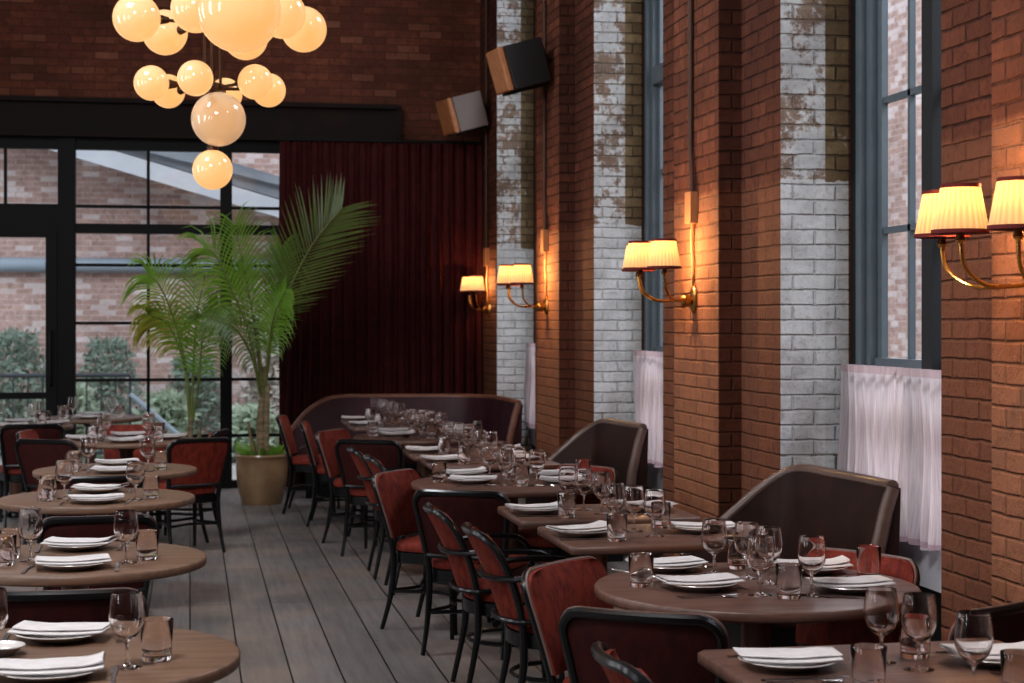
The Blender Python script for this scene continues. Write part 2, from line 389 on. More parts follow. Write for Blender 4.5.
# ------------------------------------------------------------------ the shell
H = 6.0
def boxobj(name, mat, boxes, parent=None, kind=None, smooth=False):
    mb = MB()
    for b in boxes: mb.box(*b)
    return link(name, mb.mesh(name, mat, smooth=smooth), parent, kind=kind)
boxobj('floor', M['floor'], [(-5.2, 3.3, -3.2, 16.7, -.1, 0)], kind='structure')
boxobj('ceiling', M['ceil'], [(-5.2, 3.5, -3.2, 16.9, H, H + .1)], kind='structure')
boxobj('wall_left', M['plaster'], [(-5.3, -5.2, -3.2, 16.9, 0, H)], kind='structure')
boxobj('wall_front', M['plaster'], [(-5.2, 3.5, -3.3, -3.2, 0, H)], kind='structure')
wb = link('wall_back', None, kind='structure')
boxobj('brick_field', M['back'], [(-5.2, 3.5, 16.62, 16.9, 3.42, H), (.95, 3.5, 16.62, 16.9, 0, 3.42)], wb)
boxobj('trim_1', M['beam'], [(-5.2, 2.03, 16.50, 16.615, 3.36, 3.70), (-5.2, 1.98, 16.44, 16.50, 3.66, 3.70), (-5.2, 1.98, 16.44, 16.50, 3.36, 3.40), (-5.2, .95, 16.40, 16.5, 3.33, 3.36)], kind='structure')
# right wall with stepped piers
P0 = 3.89
wr = link('wall_right', None, kind='structure')
WF, WS, WJ, WW = 2.70, 2.822, 3.05, 3.17
def pier(k, y0=7.88):
    y = y0 + k * P0
    m = MB()
    y1 = min(y + 2.09, 16.6)
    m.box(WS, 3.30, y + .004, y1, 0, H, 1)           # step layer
    if y + .61 < 16.2: m.box(WF, WS, y + .61, min(y + 1.43, 16.6), 0, H, 0)
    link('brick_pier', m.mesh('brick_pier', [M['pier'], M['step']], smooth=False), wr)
    m = MB(); m.box(WS + .001, WJ, y - .003, y + .004, 0, H); link('whitewashed_jamb', m.mesh('whitewashed_jamb', M['jamb'], smooth=False), wr)
    m = MB(); m.box(WJ, WW, y - .004, y + .004, 0, H); link('inner_jamb', m.mesh('inner_jamb', M['jambin'], smooth=False), wr)
    if y + .61 < 16.2:
        m = MB(); m.box(WF + .002, WS, y + .60, y + .61, 0, H); link('pier_return', m.mesh('pier_return', M['pierdark'], smooth=False), wr)
for k in (-3, -2, -1, 0, 1, 2): pier(k)
boxobj('lower_wall', M['bluedark'], [(3.16, 3.5, -3.2, 15.66, 0, .56)], wr)
boxobj('apron_panel', M['apron'], [(3.145, 3.16, 7.88 + k * P0 - 1.79, 7.88 + k * P0 - .005, .44, .615) for k in (-2, -1, 0, 1, 2)], wr)

def right_window(idx, ya, yb):
    w = link('window_%d' % idx, None, kind='structure')
    fr = MB(); X = 3.20
    fr.box(X - .02, X + .066, ya, ya + .10, .56, H, 1); fr.box(X - .02, X + .066, yb - .09, yb, .56, H, 1)
    for (a, b, d) in ((yb - .15, yb - .09, -.03), (yb - .20, yb - .15, .0), (yb - .255, yb - .20, .035), (ya + .09, ya + .15, -.03), (ya + .15, ya + .20, 0), (ya + .20, ya + .255, .035)):
        fr.box(X + d, X + .066, a, b, .56, H)
    ym = (ya + yb) / 2
    fr.box(X - .03, X + .066, ym - .06, ym + .05, .56, H, 1); 
    fr.box(X - .04, X + .066, ya + .2, yb - .2, .56, .66); fr.box(X + .02, X + .066, ya + .2, yb - .2, 1.365, 1.425)
    fr.box(X - .005, X + .066, ya + .2, yb - .2, 3.26, 3.38); fr.box(X, X + .066, ya + .2, yb - .2, H - .12, H)
    link('window_frame', fr.mesh('window_frame', [M['blue'], M['bluedark']], smooth=False), w)
    mt = MB()
    for (a, b) in ((ya + .25, ym - .06), (ym + .05, yb - .25)):
        c = (a + b) / 2; mt.box(X + .042, X + .070, c - .013, c + .013, .66, H - .1)
        for z in (2.03, 2.65, 3.95, 4.6, 5.25): mt.box(X + .042, X + .070, a, b, z - .015, z + .015)
    link('muntin', mt.mesh('muntin', M['blue'], smooth=False), w)
    pn = MB(); pn.quad((X + .055, yb - .2, .62), (X + .055, ya + .2, .62), (X + .055, ya + .2, H - .05), (X + .055, yb - .2, H - .05))
    link('pane', pn.mesh('pane', M['pane'], smooth=False), w)
    return w
for i, k in enumerate((-2, -1, 0, 1, 2)):
    yb = 7.88 + k * P0 - .004; right_window(i + 2, yb - 1.79, yb)

def cafe(k, label):
    yb = 7.88 + k * P0 - .12; ya = yb - 1.6
    t = thing('cafe_curtain', label, 'curtain', (0, 0, 0), group='sheer half curtains')
    rows = []
    n = 150
    for i in range(n + 1):
        y = ya + (yb - ya) * i / n
        ph = y * 2 * pi / .105 + .9 * sin(y * 7.1 + k)
        a = .022 * sin(ph) + .012 * sin(ph * .37 + 1)
        g = 1.0
        # a narrow parting in the cloth
        rows.append([(3.085 + a * (.35 + .65 * (j / 14)) + .008 * sin(y * 9 + j * .4), y + .01 * sin(j * .5 + y * 5) * j / 14, 1.395 - .765 * j / 14 + .008 * sin(y * 21) * (j == 14)) for j in range(15)])
    m = MB(); m.grid(rows); link('cloth_panel', m.mesh('cloth_panel', M['sheer']), t)
    m = MB(); m.tube([(3.112, ya - .05, 1.372), (3.112, yb + .06, 1.372)], .007); link('curtain_rod', m.mesh('curtain_rod', M['brass']), t)
cafe(0, 'white sheer half curtain on the window beside the large brown banquette')
cafe(1, 'white sheer half curtain on the second window, beyond the first lit pier')
cafe(2, 'white sheer half curtain on the last window before the red curtain')

# back window
def back_window():
    w = link('window_1', None, kind='structure')
    f = MB(); Y0, Y1 = 16.50, 16.60
    f.box(-5.2, .95, Y0, Y1, 3.22, 3.36); f.box(-5.2, .95, Y0, Y1, 0, .07)
    f.box(-1.22, -1.06, Y0 - .03, Y1, 0, 3.33); f.box(.285, .395, Y0 - .02, Y1, 0, 3.33); f.box(.90, .96, Y0, Y1, 0, 3.33)
    f.box(-1.06, .95, Y0, Y1, 2.43, 2.52)
    f.box(-3.4, -1.22, Y0, Y1, 2.43, 2.70)
    f.box(-3.5, -3.34, Y0 - .03, Y1, 0, 3.33)
    link('window_frame', f.mesh('window_frame', M['frame'], smooth=False), w)
    m = MB()
    def v(x, z0, z1): m.box(x - .014, x + .014, Y0 + .03, Y1 - .03, z0, z1)
    def h(z, x0, x1): m.box(x0, x1, Y0 + .03, Y1 - .03, z - .014, z + .014)
    v(-.39, .07, 3.22); v(-1.70, 2.7, 3.22); v(-2.3, 2.7, 3.22)
    for z in (2.13, 1.58, 1.04, .5): h(z, -1.06, .95)
    h(2.685, -1.06, .95)
    link('muntin', m.mesh('muntin', M['frame'], smooth=False), w)
    p = MB(); p.qy(-1.1, .95, 16.548, .05, 3.25); p.qy(-5.2, -1.2, 16.548, 2.6, 3.25); p.qy(-5.2, -3.4, 16.548, .05, 2.6)
    link('pane', p.mesh('pane', M['pane'], smooth=False), w)
    d = link('door_1', None, kind='structure')
    f = MB()
    f.box(-3.335, -3.22, 16.47, 16.55, .02, 2.43); f.box(-1.33, -1.225, 16.47, 16.55, .02, 2.43)
    f.box(-3.22, -1.33, 16.47, 16.55, 2.385, 2.43); f.box(-3.22, -1.33, 16.47, 16.55, .02, .25); f.box(-3.22, -1.33, 16.48, 16.54, .87, .93)
    f.box(-2.31, -2.24, 16.47, 16.55, .02, 2.43)
    link('door_frame', f.mesh('door_frame', M['frame'], smooth=False), d)
    p = MB(); p.qy(-3.22, -1.33, 16.51, .2, 2.4); link('pane', p.mesh('pane', M['pane'], smooth=False), d)
    m = MB(); m.tube([(-1.28, 16.47, 1.0), (-1.28, 16.42, 1.0), (-1.28, 16.42, 1.5), (-1.28, 16.47, 1.5)], .012); link('door_handle', m.mesh('door_handle', M['frame']), d)
back_window()

# velvet drape
def drape():
    t = thing('velvet_curtain', 'dark red velvet curtain hanging in folds behind the palm and corner booth', 'curtain')
    rows = []; n = 260; x0, x1 = .835, 2.80
    for i in range(n + 1):
        x = x0 + (x1 - x0) * i / n
        ph = x * 2 * pi / .115 + .8 * sin(x * 5.3) + .5 * sin(x * 11.7)
        a = .034 * sin(ph) + .012 * sin(2 * ph + 1)
        rows.append([(x + .004 * sin(j + x * 9), 16.36 + a * (.55 + .45 * j / 9), 3.32 - 3.30 * j / 9) for j in range(10)])
    m = MB(); m.grid(rows); link('cloth_panel', m.mesh('cloth_panel', M['velvetcurtain']), t)
    m = MB(); m.box(.83, 2.81, 16.33, 16.39, 3.325, 3.35); link('curtain_track', m.mesh('curtain_track', M['frame'], smooth=False), t)
drape()

# ------------------------------------------------------------------ outside
boxobj('ground_outside', M['extground'], [(-12, 14, 16.9, 30, -.35, -.15), (3.6, 14, -6, 16.9, -.35, -.15)], kind='structure')
boxobj('exterior_facade', M['ext'], [(-9, 9, 24, 24.4, -.2, 7)], kind='structure')
boxobj('exterior_side_facade', M['ext'], [(8.5, 8.9, -4, 23.9, -.2, 7)], kind='structure')
def slope_bar(name, a, b, hgt, dy, mat):
    m = MB(); ax, ay, az = a; bx, by, bz = b
    p = []
    for (x, y, z) in (a, b):
        p.append([(x, y, z), (x, y + dy, z), (x, y + dy, z + hgt), (x, y, z + hgt)])
    m.loops(p); return m.mesh(name, mat, smooth=False)
t = thing('steel_canopy', 'pale grey sloping steel canopy on the brick building outside the garden window', 'canopy')
link('roof_sheet', slope_bar('roof_sheet', (-4.2, 23.0, 4.78), (3.0, 23.0, 2.72), .30, .98, M['extroofd']), t)
link('fascia_beam', slope_bar('fascia_beam', (-4.2, 22.93, 4.52), (3.0, 22.93, 2.46), .24, .06, M['extroof']), t)
link('brace', slope_bar('brace', (-1.2, 22.9, 3.98), (3.0, 22.9, 2.98), .10, .05, M['extroofd']), t)
m = MB(); m.tube([(-6.5, 23.91, 2.36), (6.5, 23.91, 2.36)], .10, 12)
tag(link('drain_pipe', m.mesh('drain_pipe', M['extsteel'])), 'long horizontal grey pipe across the brick building outside', 'pipe')
t = thing('terrace_railing', 'black steel terrace railing with thin balusters and sloping stair rail outside the window', 'railing')
m = MB(); m.tube([(-6, 21, .95), (-.71, 21, .95)], .025, 8); m.tube([(-6, 21, .02), (-.71, 21, .02)], .02, 6); link('top_rail', m.mesh('top_rail', M['railm']), t)
for i in range(22):
    x = -.71 - i * .17
    if x < -3.4: break
    m = MB(); m.tube([(x, 21, -.15 if i % 6 == 0 else .02), (x, 21, .95)], .016 if i % 6 == 0 else .009, 6); link('baluster', m.mesh('baluster', M['railm']), t)
m = MB(); m.tube([(-.71, 21, .72), (.05, 20.9, .06)], .03, 8); m.tube([(.0, 20.9, -.15), (.0, 20.9, .12)], .018, 6); link('stair_rail', m.mesh('stair_rail', M['extsteel']), t)
def bush(x, y, h, r, mat, n, label, lw=.05):
    t = thing('garden_bush', label, 'bush', (x, y, -.15), group='bushes outside the garden window')
    m = MB()
    for i in range(n):
        th = random.random() * 2 * pi; u = random.random(); rr = r * sqrt(random.random()) * (1 - .55 * u ** 2)
        p = Vector((rr * cos(th), rr * sin(th), .05 + h * u))
        d = Vector((random.uniform(-1, 1), random.uniform(-1, 1), random.uniform(-.5, 1))).normalized()
        s = d.orthogonal().normalized() * lw * random.uniform(.25, .5); l = d * lw * random.uniform(1.2, 2.4)
        b = len(m.v); m.v += [tuple(p), tuple(p + l * .5 + s), tuple(p + l), tuple(p + l * .5 - s)]; m.face((b, b + 1, b + 2, b + 3))
    link('foliage', m.mesh('foliage', mat, smooth=False), t)
    m = MB()
    for i in range(6):
        a = i * 1.05; m.tube([(0, 0, 0), (r * .3 * cos(a), r * .3 * sin(a), h * .5), (r * .5 * cos(a), r * .5 * sin(a), h * .85)], [.015, .01, .004], 5)
    link('stem', m.mesh('stem', M['trunk']), t)
bush(-2.25, 22.9, 1.55, .6, M['bush1'], 2600, 'dark green bush outside behind the railing, seen through the door glass')
bush(-1.05, 22.9, 1.45, .52, M['bush1'], 2200, 'grey-green bush outside behind the end of the railing')
bush(.05, 22.8, 1.2, .5, M['bush1'], 2200, 'green bush outside beyond the stair rail, left of the slim palm')
bush(1.0, 22.7, 1.8, .42, M['bush3'], 2000, 'dry pale twiggy bush outside behind the potted palm', .06)
bush(-1.5, 21.7, .85, .5, M['bush2'], 1600, 'low pale leafy bush outside at the foot of the railing', .08)
bush(-.3, 21.7, .75, .42, M['bush2'], 1300, 'low pale leafy bush outside below the stair rail', .08)
bush(.75, 21.4, .6, .42, M['bush2'], 1100, 'low pale leafy bush outside near the red curtain edge', .08)
bush(-3.3, 21.8, .85, .45, M['bush2'], 1300, 'low pale leafy bush outside at the picture edge by the door', .08)

# ------------------------------------------------------------------ tables
def round_top(r):
    m = MB(); m.lathe([(1e-5, .716), (r - .010, .716), (r - .003, .719), (r, .724), (r, .744), (r - .003, .748), (r - .008, .75), (1e-5, .75)], 64)
    return m
MESH = {}
def cache(key, fn):
    if key not in MESH: MESH[key] = fn()
    return MESH[key]
def col_mesh():
    m = MB(); m.lathe([(.045, .035), (.048, .06), (.048, .66), (.07, .69), (.16, .695), (.16, .7155), (1e-5, .7155)], 20); return m.mesh('pedestal', M['tabled'])
def foot_mesh():
    m = MB()
    for a in (45, 135, 225, 315):
        c, s = cos(R(a)), sin(R(a))
        m.tube([(c * .02, s * .02, .03), (c * .09, s * .09, .026), (c * .14, s * .14, .012)], [.022, .018, .012], 8)
    m.lathe([(.06, .0), (.06, .03), (.048, .045), (1e-5, .045)], 16)
    return m.mesh('base', M['black'])
def round_table(x, y, d, label, group, mat):
    t = thing('round_table', label, 'table', (x, y, 0), 0, group)
    link('tabletop', cache(('rt', d, mat), lambda: round_top(d / 2).mesh('tabletop', M[mat])), t)
    link('pedestal', cache('col', col_mesh), t); link('base', cache('foot', foot_mesh), t)
    return t
def square_table(x0, x1, y0, y1, label, group):
    cx, cy = (x0 + x1) / 2, (y0 + y1) / 2; a, b = (x1 - x0) / 2, (y1 - y0) / 2
    t = thing('square_table', label, 'table', (cx, cy, 0), 0, group)
    m = MB(); c = .018
    def ring(z, i):
        A, B = a - i, b - i
        return [(-A + c, -B, z), (A - c, -B, z), (A, -B + c, z), (A, B - c, z), (A - c, B, z), (-A + c, B, z), (-A, B - c, z), (-A, -B + c, z)]
    m.loops([ring(.716, .005), ring(.721, 0), ring(.745, 0), ring(.75, .005)])
    link('tabletop', m.mesh('tabletop', M['table'], auto=50), t)
    link('pedestal', cache('col', col_mesh), t); link('base', cache('foot', foot_mesh), t)
    return t

# ------------------------------------------------------------------ tableware
def lathe_mesh(prof, n, mat, name): 
    m = MB(); m.lathe(prof, n); return m.mesh(name, mat)
def wine_mesh():
    o = [(1e-5, 0), (.034, 0), (.0345, .0015), (.030, .003), (.012, .0055), (.0050, .010), (.0040, .020), (.0040, .052), (.006, .060), (.018, .067), (.031, .080), (.0385, .098), (.0405, .116), (.0385, .140), (.0345, .168), (.0340, .1695)]
    i = [(.0330, .1690), (.0370, .140), (.0390, .116), (.0370, .099), (.0295, .082), (.016, .0695), (1e-5, .066)]
    k = 1.08
    return lathe_mesh([(a * k, b * k) for a, b in o + i], 32, M['glass'], 'wine_glass')
def tumbler_mesh():
    o = [(1e-5, 0), (.034, 0), (.0365, .003), (.0418, .102), (.0411, .1032)]
    i = [(.0404, .102), (.0352, .016), (.031, .012), (1e-5, .011)]
    return lathe_mesh(o + i, 28, M['glass'], 'water_tumbler')
def plate_mesh(r=.122):
    k = r / .122
    p = [(1e-5, 0), (.066 * k, 0), (.070 * k, .003), (.09 * k, .009), (.119 * k, .020), (.122 * k, .0215), (.121 * k, .0232), (.118 * k, .0232), (.09 * k, .0135), (.072 * k, .0085), (.066 * k, .0075), (1e-5, .007)]
    return lathe_mesh(p, 40, M['white'], 'dinner_plate')
def napkin_mesh(seed):
    rnd = random.Random(seed)
    L, W = .246, .150
    th = .0024
    prof = [(-W / 2, 0), (-W / 4, .0), (W / 4, 0), (W / 2 - .004, .0004), (W / 2, .0032), (W / 2 - .004, .0060), (W / 4, .0066), (0, .0068), (-W / 4, .0064), (-W / 2 + .030, .0058)]
    n = 18; a, b, c = rnd.uniform(-.3, .3), rnd.uniform(.6, 1.4), rnd.uniform(0, 6)
    rows = []
    top = []; 
    def pt(u, q, dz):
        x = (u - .5) * L
        e = abs(u - .5) * 2
        z = q[1] + dz
        sag = -.006 * (1 - e ** 2) + .0015 * sin(u * 9 * b + c) * (q[1] / .010)
        tip = .010 * (max(0, u - .75) * 4) ** 2 * (q[1] / .010) * (1 if a > 0 else -.2)
        y = q[0] * (1 - .06 * e ** 3) + a * .02 * (u - .5)
        return (x + .006 * sin(q[1] * 400 + c) * (u - .5), y, z + sag + tip)
    P = []
    m = len(prof)
    for j in range(m):
        p0 = prof[max(0, j - 1)]; p1 = prof[min(m - 1, j + 1)]
        dx, dy = p1[0] - p0[0], p1[1] - p0[1]; l = sqrt(dx * dx + dy * dy) or 1
        P.append((-dy / l, dx / l))
    ring = [(prof[j][0] + P[j][0] * th / 2, prof[j][1] + P[j][1] * th / 2) for j in range(m)] + [(prof[j][0] - P[j][0] * th / 2, prof[j][1] - P[j][1] * th / 2) for j in reversed(range(m))]
    mb = MB()
    mb.loops([[pt(i / n, q, .0) for q in ring] for i in range(n + 1)])
    return mb.mesh('napkin', M['napkin'], auto=60)
def flat_strip(m, pts, th=.0022):
    """pts: list of (y, halfwidth, z)"""
    m.loops([[(-w, y, z), (w, y, z), (w * .8, y, z + th), (-w * .8, y, z + th)] for (y, w, z) in pts])
def fork_mesh():
    m = MB(); flat_strip(m, [(-.10, .006, .001), (-.06, .0055, .002), (.0, .003, .004), (.035, .0035, .005), (.05, .010, .0035), (.065, .0115, .002)])
    for x in (-.0095, -.0032, .0032, .0095):
        b = len(m.v); flat_strip(m, [(.064, .0018, .002), (.085, .0016, .003), (.10, .0008, .005)])
        for i in range(b, len(m.v)): m.v[i] = (m.v[i][0] + x, m.v[i][1], m.v[i][2])
    return m.mesh('fork', M['steel'])
def knife_mesh():
    m = MB(); flat_strip(m, [(-.11, .006, .001), (-.09, .0075, .001), (.0, .0055, .001), (.01, .008, .001), (.06, .010, .001), (.09, .008, .001), (.108, .001, .001)], .003)
    return m.mesh('knife', M['steel'])
def spoon_mesh():
    m = MB(); flat_strip(m, [(-.095, .006, .001), (-.06, .005, .002), (.0, .003, .004), (.035, .0035, .004), (.045, .010, .003), (.060, .0165, .0015), (.075, .016, .0015), (.088, .010, .003), (.094, .002, .004)])
    return m.mesh('spoon', M['steel'])
MW, MT, MP, MF, MK, MS = wine_mesh(), tumbler_mesh(), plate_mesh(), fork_mesh(), knife_mesh(), spoon_mesh()
MN = [napkin_mesh(i) for i in range(5)]; MBP = plate_mesh(.062)
ZT = .751
cnt = [0]
def plate(x, y, ang, pos, tn, cut=True, rev=False):
    """ang: direction (deg) from the diner to the table centre"""
    a = R(ang); cnt[0] += 1
    o = tag(link('dinner_plate', MP, None, (x, y, ZT), (0, 0, a)), 'white plate at the %s place, %s' % (pos, tn), 'plate', 'dinner plates on the tables')
    n = tag(link('folded_napkin', MN[cnt[0] % 5], None, (x, y, ZT + .0300), (R(random.uniform(-.5, .5)), 0, R(random.uniform(-20, 16)))), 'folded white napkin on the %s plate, %s' % (pos, tn), 'napkin', 'napkins on the plates')
    if cut:
        fx, fy = cos(a), sin(a)          # forward ; right = (fy,-fx)
        for (mesh, nm, s, off, dl) in ((MF, 'fork', -1, .150, -.01), (MK, 'table_knife', 1, .148, -.01), (MS, 'spoon', 1, .176, -.02)):
            if mesh is MS and cut == 1: continue
            px, py = x + fy * s * off + fx * dl, y - fx * s * off + fy * dl
            tag(link(nm, mesh, None, (px, py, ZT), (0, 0, a - pi / 2 + R(random.uniform(-6, 6)))), 'steel %s beside the %s plate, %s' % (nm.split('_')[-1], pos, tn), nm.split('_')[-1], nm.split('_')[-1] + 's beside the plates')
def wine(x, y, pos, tn):
    tag(link('wine_glass', MW, None, (x, y, ZT), (0, 0, random.random())), 'clear stemmed wine glass %s, %s' % (pos, tn), 'wine glass', 'wine glasses on the tables')
def tumb(x, y, pos, tn):
    tag(link('water_tumbler', MT, None, (x, y, ZT), (0, 0, random.random())), 'clear water tumbler %s, %s' % (pos, tn), 'tumbler', 'tumblers on the tables')

# ------------------------------------------------------------------ layout of the tables
GR, GS, GL = 'large round tables along the brick wall', 'square tables along the brick wall', 'round tables in the left row'
N = {'R0': 'rectangular table at lower right corner', 'R1': 'round table by the near curtained window', 'R2': 'front square table by near banquette', 'R3': 'rear square table by near banquette',
     'R4': 'round table behind the near square pair', 'R5': 'front square table by middle banquette', 'R6': 'rear square table by middle banquette', 'R7': 'round table before the corner booth',
     'R8': 'front square table inside corner booth', 'R9': 'rear square table inside corner booth',
     'L1': 'nearest table of left row', 'L2': 'second table of left row', 'L3': 'third table of left row', 'L4': 'fourth table of left row', 'L5': 'fifth table of left row', 'L6': 'far-left table near the glass door', 'L7': 'table against the garden window'}
square_table(1.284, 2.12, 3.43, 4.23, 'dark wood rectangular table cut off at the lower right corner of the photo', GS)
square_table(1.41, 2.19, 6.24, 6.90, 'dark wood square table behind the near round table, front one of its pair', GS)
square_table(1.385, 2.18, 7.08, 7.69, 'dark wood square table behind the near round table, rear one of its pair', GS)
square_table(1.40, 2.17, 9.87, 10.48, 'dark wood square table beside the middle banquette, front one of its pair', GS)
square_table(1.385, 2.16, 10.62, 11.23, 'dark wood square table beside the middle banquette, rear one of its pair', GS)
square_table(1.28, 2.06, 13.52, 14.10, 'small dark wood square table in the corner booth, front one of its pair', GS)
square_table(1.29, 2.06, 14.26, 14.84, 'small dark wood square table in the corner booth, rear one of its pair', GS)
RC = {'R1': (1.79, 5.23), 'R4': (1.66, 8.84), 'R7': (1.70, 12.50)}
round_table(*RC['R1'], 1.04, 'large dark round table set for four beside the near curtained window', GR, 'table')
round_table(*RC['R4'], 1.04, 'large dark round table between the two pairs of square tables', GR, 'table')
round_table(*RC['R7'], 1.04, 'large dark round table in front of the far corner booth', GR, 'table')
LC = {'L1': (-.337, 4.45), 'L2': (-.405, 6.29), 'L3': (-.44, 8.44), 'L4': (-.42, 10.02), 'L5': (-.447, 12.5), 'L6': (-1.40, 14.4), 'L7': (-.86, 15.45)}
for k, d, lab in (('L1', .93, 'nearest round brown table of the left row, cut by the lower left corner'), ('L2', .93, 'second nearest round brown table of the left row'), ('L3', .93, 'third round brown table of the left row'),
                  ('L4', .92, 'fourth round brown table of the left row, beside the lit red chair'), ('L5', .98, 'fifth round brown table of the left row, ringed by red chairs'),
                  ('L6', .92, 'round table at the far left by the glass door'), ('L7', .9, 'far round table standing against the garden window')):
    round_table(*LC[k], d, lab, GL, 'tablel')
# settings, right side
tn = N['R0']
plate(1.443, 3.977, 0, 'left', tn, 2); plate(1.975, 3.93, 180, 'right', tn, 1)
tumb(1.53, 3.68, 'by the left plate', tn); wine(1.69, 3.985, 'at the centre', tn); wine(1.745, 3.885, 'just in front of centre', tn); tumb(1.80, 4.03, 'at the back', tn)
wine(1.759, 3.62, 'at the front', tn); tumb(1.835, 3.55, 'at the front corner', tn)
def four(tn, c, dy=0):
    x, y = c
    plate(x - .19, y + .375, -60, 'far left', tn, 1); plate(x - .20, y - .035, 0, 'near left', tn, 2); plate(x + .28, y + .24, 215, 'far right', tn, 1); plate(x + .255, y - .165, 150, 'near right', tn, 2)
    wine(x - .06, y + .255, 'by the far left plate', tn); wine(x + .016, y + .14, 'at the centre', tn); wine(x - .055, y - .20, 'by the near left plate', tn); wine(x + .10, y - .235, 'by the near right plate', tn)
    wine(x + .05, y + .02, 'in the middle row', tn)
    tumb(x - .37, y + .045, 'at the left edge', tn); tumb(x + .015, y - .265, 'at the front', tn); tumb(x + .42, y + .085, 'at the right edge', tn); tumb(x + .06, y + .36, 'at the back', tn)
for k in ('R1', 'R4', 'R7'): four(N[k], RC[k])
def two(tn, cx, cy):
    plate(cx - .265, cy, 0, 'left', tn, 1); plate(cx + .24, cy, 180, 'right', tn, 1)
    tumb(cx - .17, cy - .205, 'by the left plate', tn); wine(cx - .03, cy + .07, 'behind centre', tn); wine(cx + .01, cy - .10, 'in front of centre', tn); tumb(cx + .11, cy + .17, 'by the right plate', tn)
    wine(cx - .075, cy + .20, 'at the back', tn)
for k, c in (('R2', (1.79, 6.58)), ('R3', (1.77, 7.38)), ('R5', (1.77, 10.18)), ('R6', (1.76, 10.93)), ('R8', (1.66, 13.81)), ('R9', (1.66, 14.55))): two(N[k], *c)
# left row
def left(tn, c, t3=True):
    x, y = c
    plate(x + .01, y - .265, 90, 'front', tn, 1); plate(x + .0, y + .235, -90, 'back', tn, 1)
    wine(x - .15, y - .06, 'on the left', tn); wine(x + .185, y - .175, 'on the right', tn)
    tumb(x + .255, y - .10, 'at the right edge', tn); tumb(x - .23, y - .15, 'at the left edge', tn); tumb(x - .23, y + .03, 'at the left rear', tn)
left(N['L1'], LC['L1']); left(N['L2'], LC['L2']); left(N['L3'], LC['L3']); left(N['L4'], LC['L4']); left(N['L7'], LC['L7'])
tag(link('side_plate', MBP, None, (-.475, 4.50, ZT)), 'small bread plate, nearest table of left row', 'plate')
for k in ('L5', 'L6'):
    x, y = LC[k]; tn = N[k]
    for dx, dy, a, p in ((0, -.3, 90, 'front'), (0, .3, -90, 'back'), (-.3, 0, 0, 'left'), (.3, 0, 180, 'right')): plate(x + dx, y + dy, a, p, tn, 0)
    for dx, dy, p in ((1, 1, 'back right'), (-1, 1, 'back left'), (1, -1, 'front right'), (-1, -1, 'front left')):
        wine(x + dx * .155, y + dy * .155, 'at the ' + p, tn); tumb(x + dx * .225, y + dy * .225, 'at the %s rim' % p, tn)

# ------------------------------------------------------------------ chairs
def bez(pts, n=6, closed=False):
    """Catmull-Rom through pts"""
    P = [Vector(p) for p in pts]; out = []; m = len(P)
    for i in range(m if closed else m - 1):
        p0 = P[(i - 1) % m] if closed or i > 0 else P[i] * 2 - P[i + 1]
        p1, p2 = P[i], P[(i + 1) % m]
        p3 = P[(i + 2) % m] if closed or i + 2 < m else P[i + 1] * 2 - P[i]
        for k in range(n):
            t = k / n
            out.append(.5 * ((2 * p1) + (p2 - p0) * t + (2 * p0 - 5 * p1 + 4 * p2 - p3) * t * t + (3 * p1 - p0 - 3 * p2 + p3) * t ** 3))
    if not closed: out.append(P[-1])
    return out
def superell(a, b, n=28, e=3.0, tap=0.0):
    o = []
    for k in range(n):
        t = 2 * pi * k / n; c, s = cos(t), sin(t)
        x = a * abs(c) ** (2 / e) * (1 if c >= 0 else -1); y = b * abs(s) ** (2 / e) * (1 if s >= 0 else -1)
        o.append((x * (1 + tap * y / b), y))
    return o
def seat_meshes(a, b, e, tap):
    base = superell(a, b, 40, e, tap)
    m = MB(); m.loops([[(x * k, y * k, z) for x, y in base] for k, z in ((.93, .405), (.985, .41), (1, .425), (.99, .442), (.95, .455), (.85, .463), (.6, .468), (.25, .470), (.02, .470))])
    seat = m.mesh('seat', M['red'])
    m = MB(); m.loops([[(x * k, y * k, z) for x, y in base] for k, z in ((.94, .345), (1, .35), (1.0, .403), (.95, .406))])
    return seat, m.mesh('seat_rail', M['black'])
def back_panel(width, prof, curve, z0, z1, off0, off1, nx=12, nz=10, cr=.05, mat='red', name='backrest'):
    """solid padded panel; prof(z)->y ; width(z)->half width; offsets are forward (+y) of prof"""
    def pt(u, v, off):
        z = z0 + (z1 - z0) * v; w = width(z)
        # rounded top corners
        dz = z1 - z
        if dz < cr: w -= cr - sqrt(max(0, cr * cr - (cr - dz) ** 2))
        x = w * u
        return (x, prof(z) - curve * (1 - u * u) + off, z)
    m = MB(); vs = [1 - (1 - j / nz) ** 1.6 for j in range(nz + 1)]
    def bul(u, v): return max(0, (1 - u ** 4)) * max(0, (1 - (2 * v - 1) ** 4))
    us = [-1 + 2 * i / nx for i in range(nx + 1)]
    A = [[pt(u, v, off0) for v in vs] for u in us]
    B = [[pt(u, v, off0 + (off1 - off0) * (.45 + .55 * bul(u, v))) for v in vs] for u in us]
    m.grid(B, flip=(off1 < off0)); m.grid(A, flip=not (off1 < off0))
    # rim strip
    def rimidx(G): return [G[i][0] for i in range(nx + 1)] + [G[nx][j] for j in range(1, nz + 1)] + [G[i][nz] for i in range(nx - 1, -1, -1)] + [G[0][j] for j in range(nz - 1, 0, -1)]
    a, b = rimidx(A), rimidx(B)
    m.loops([a, b], cap=False)
    return m.mesh(name, M[mat], auto=60)
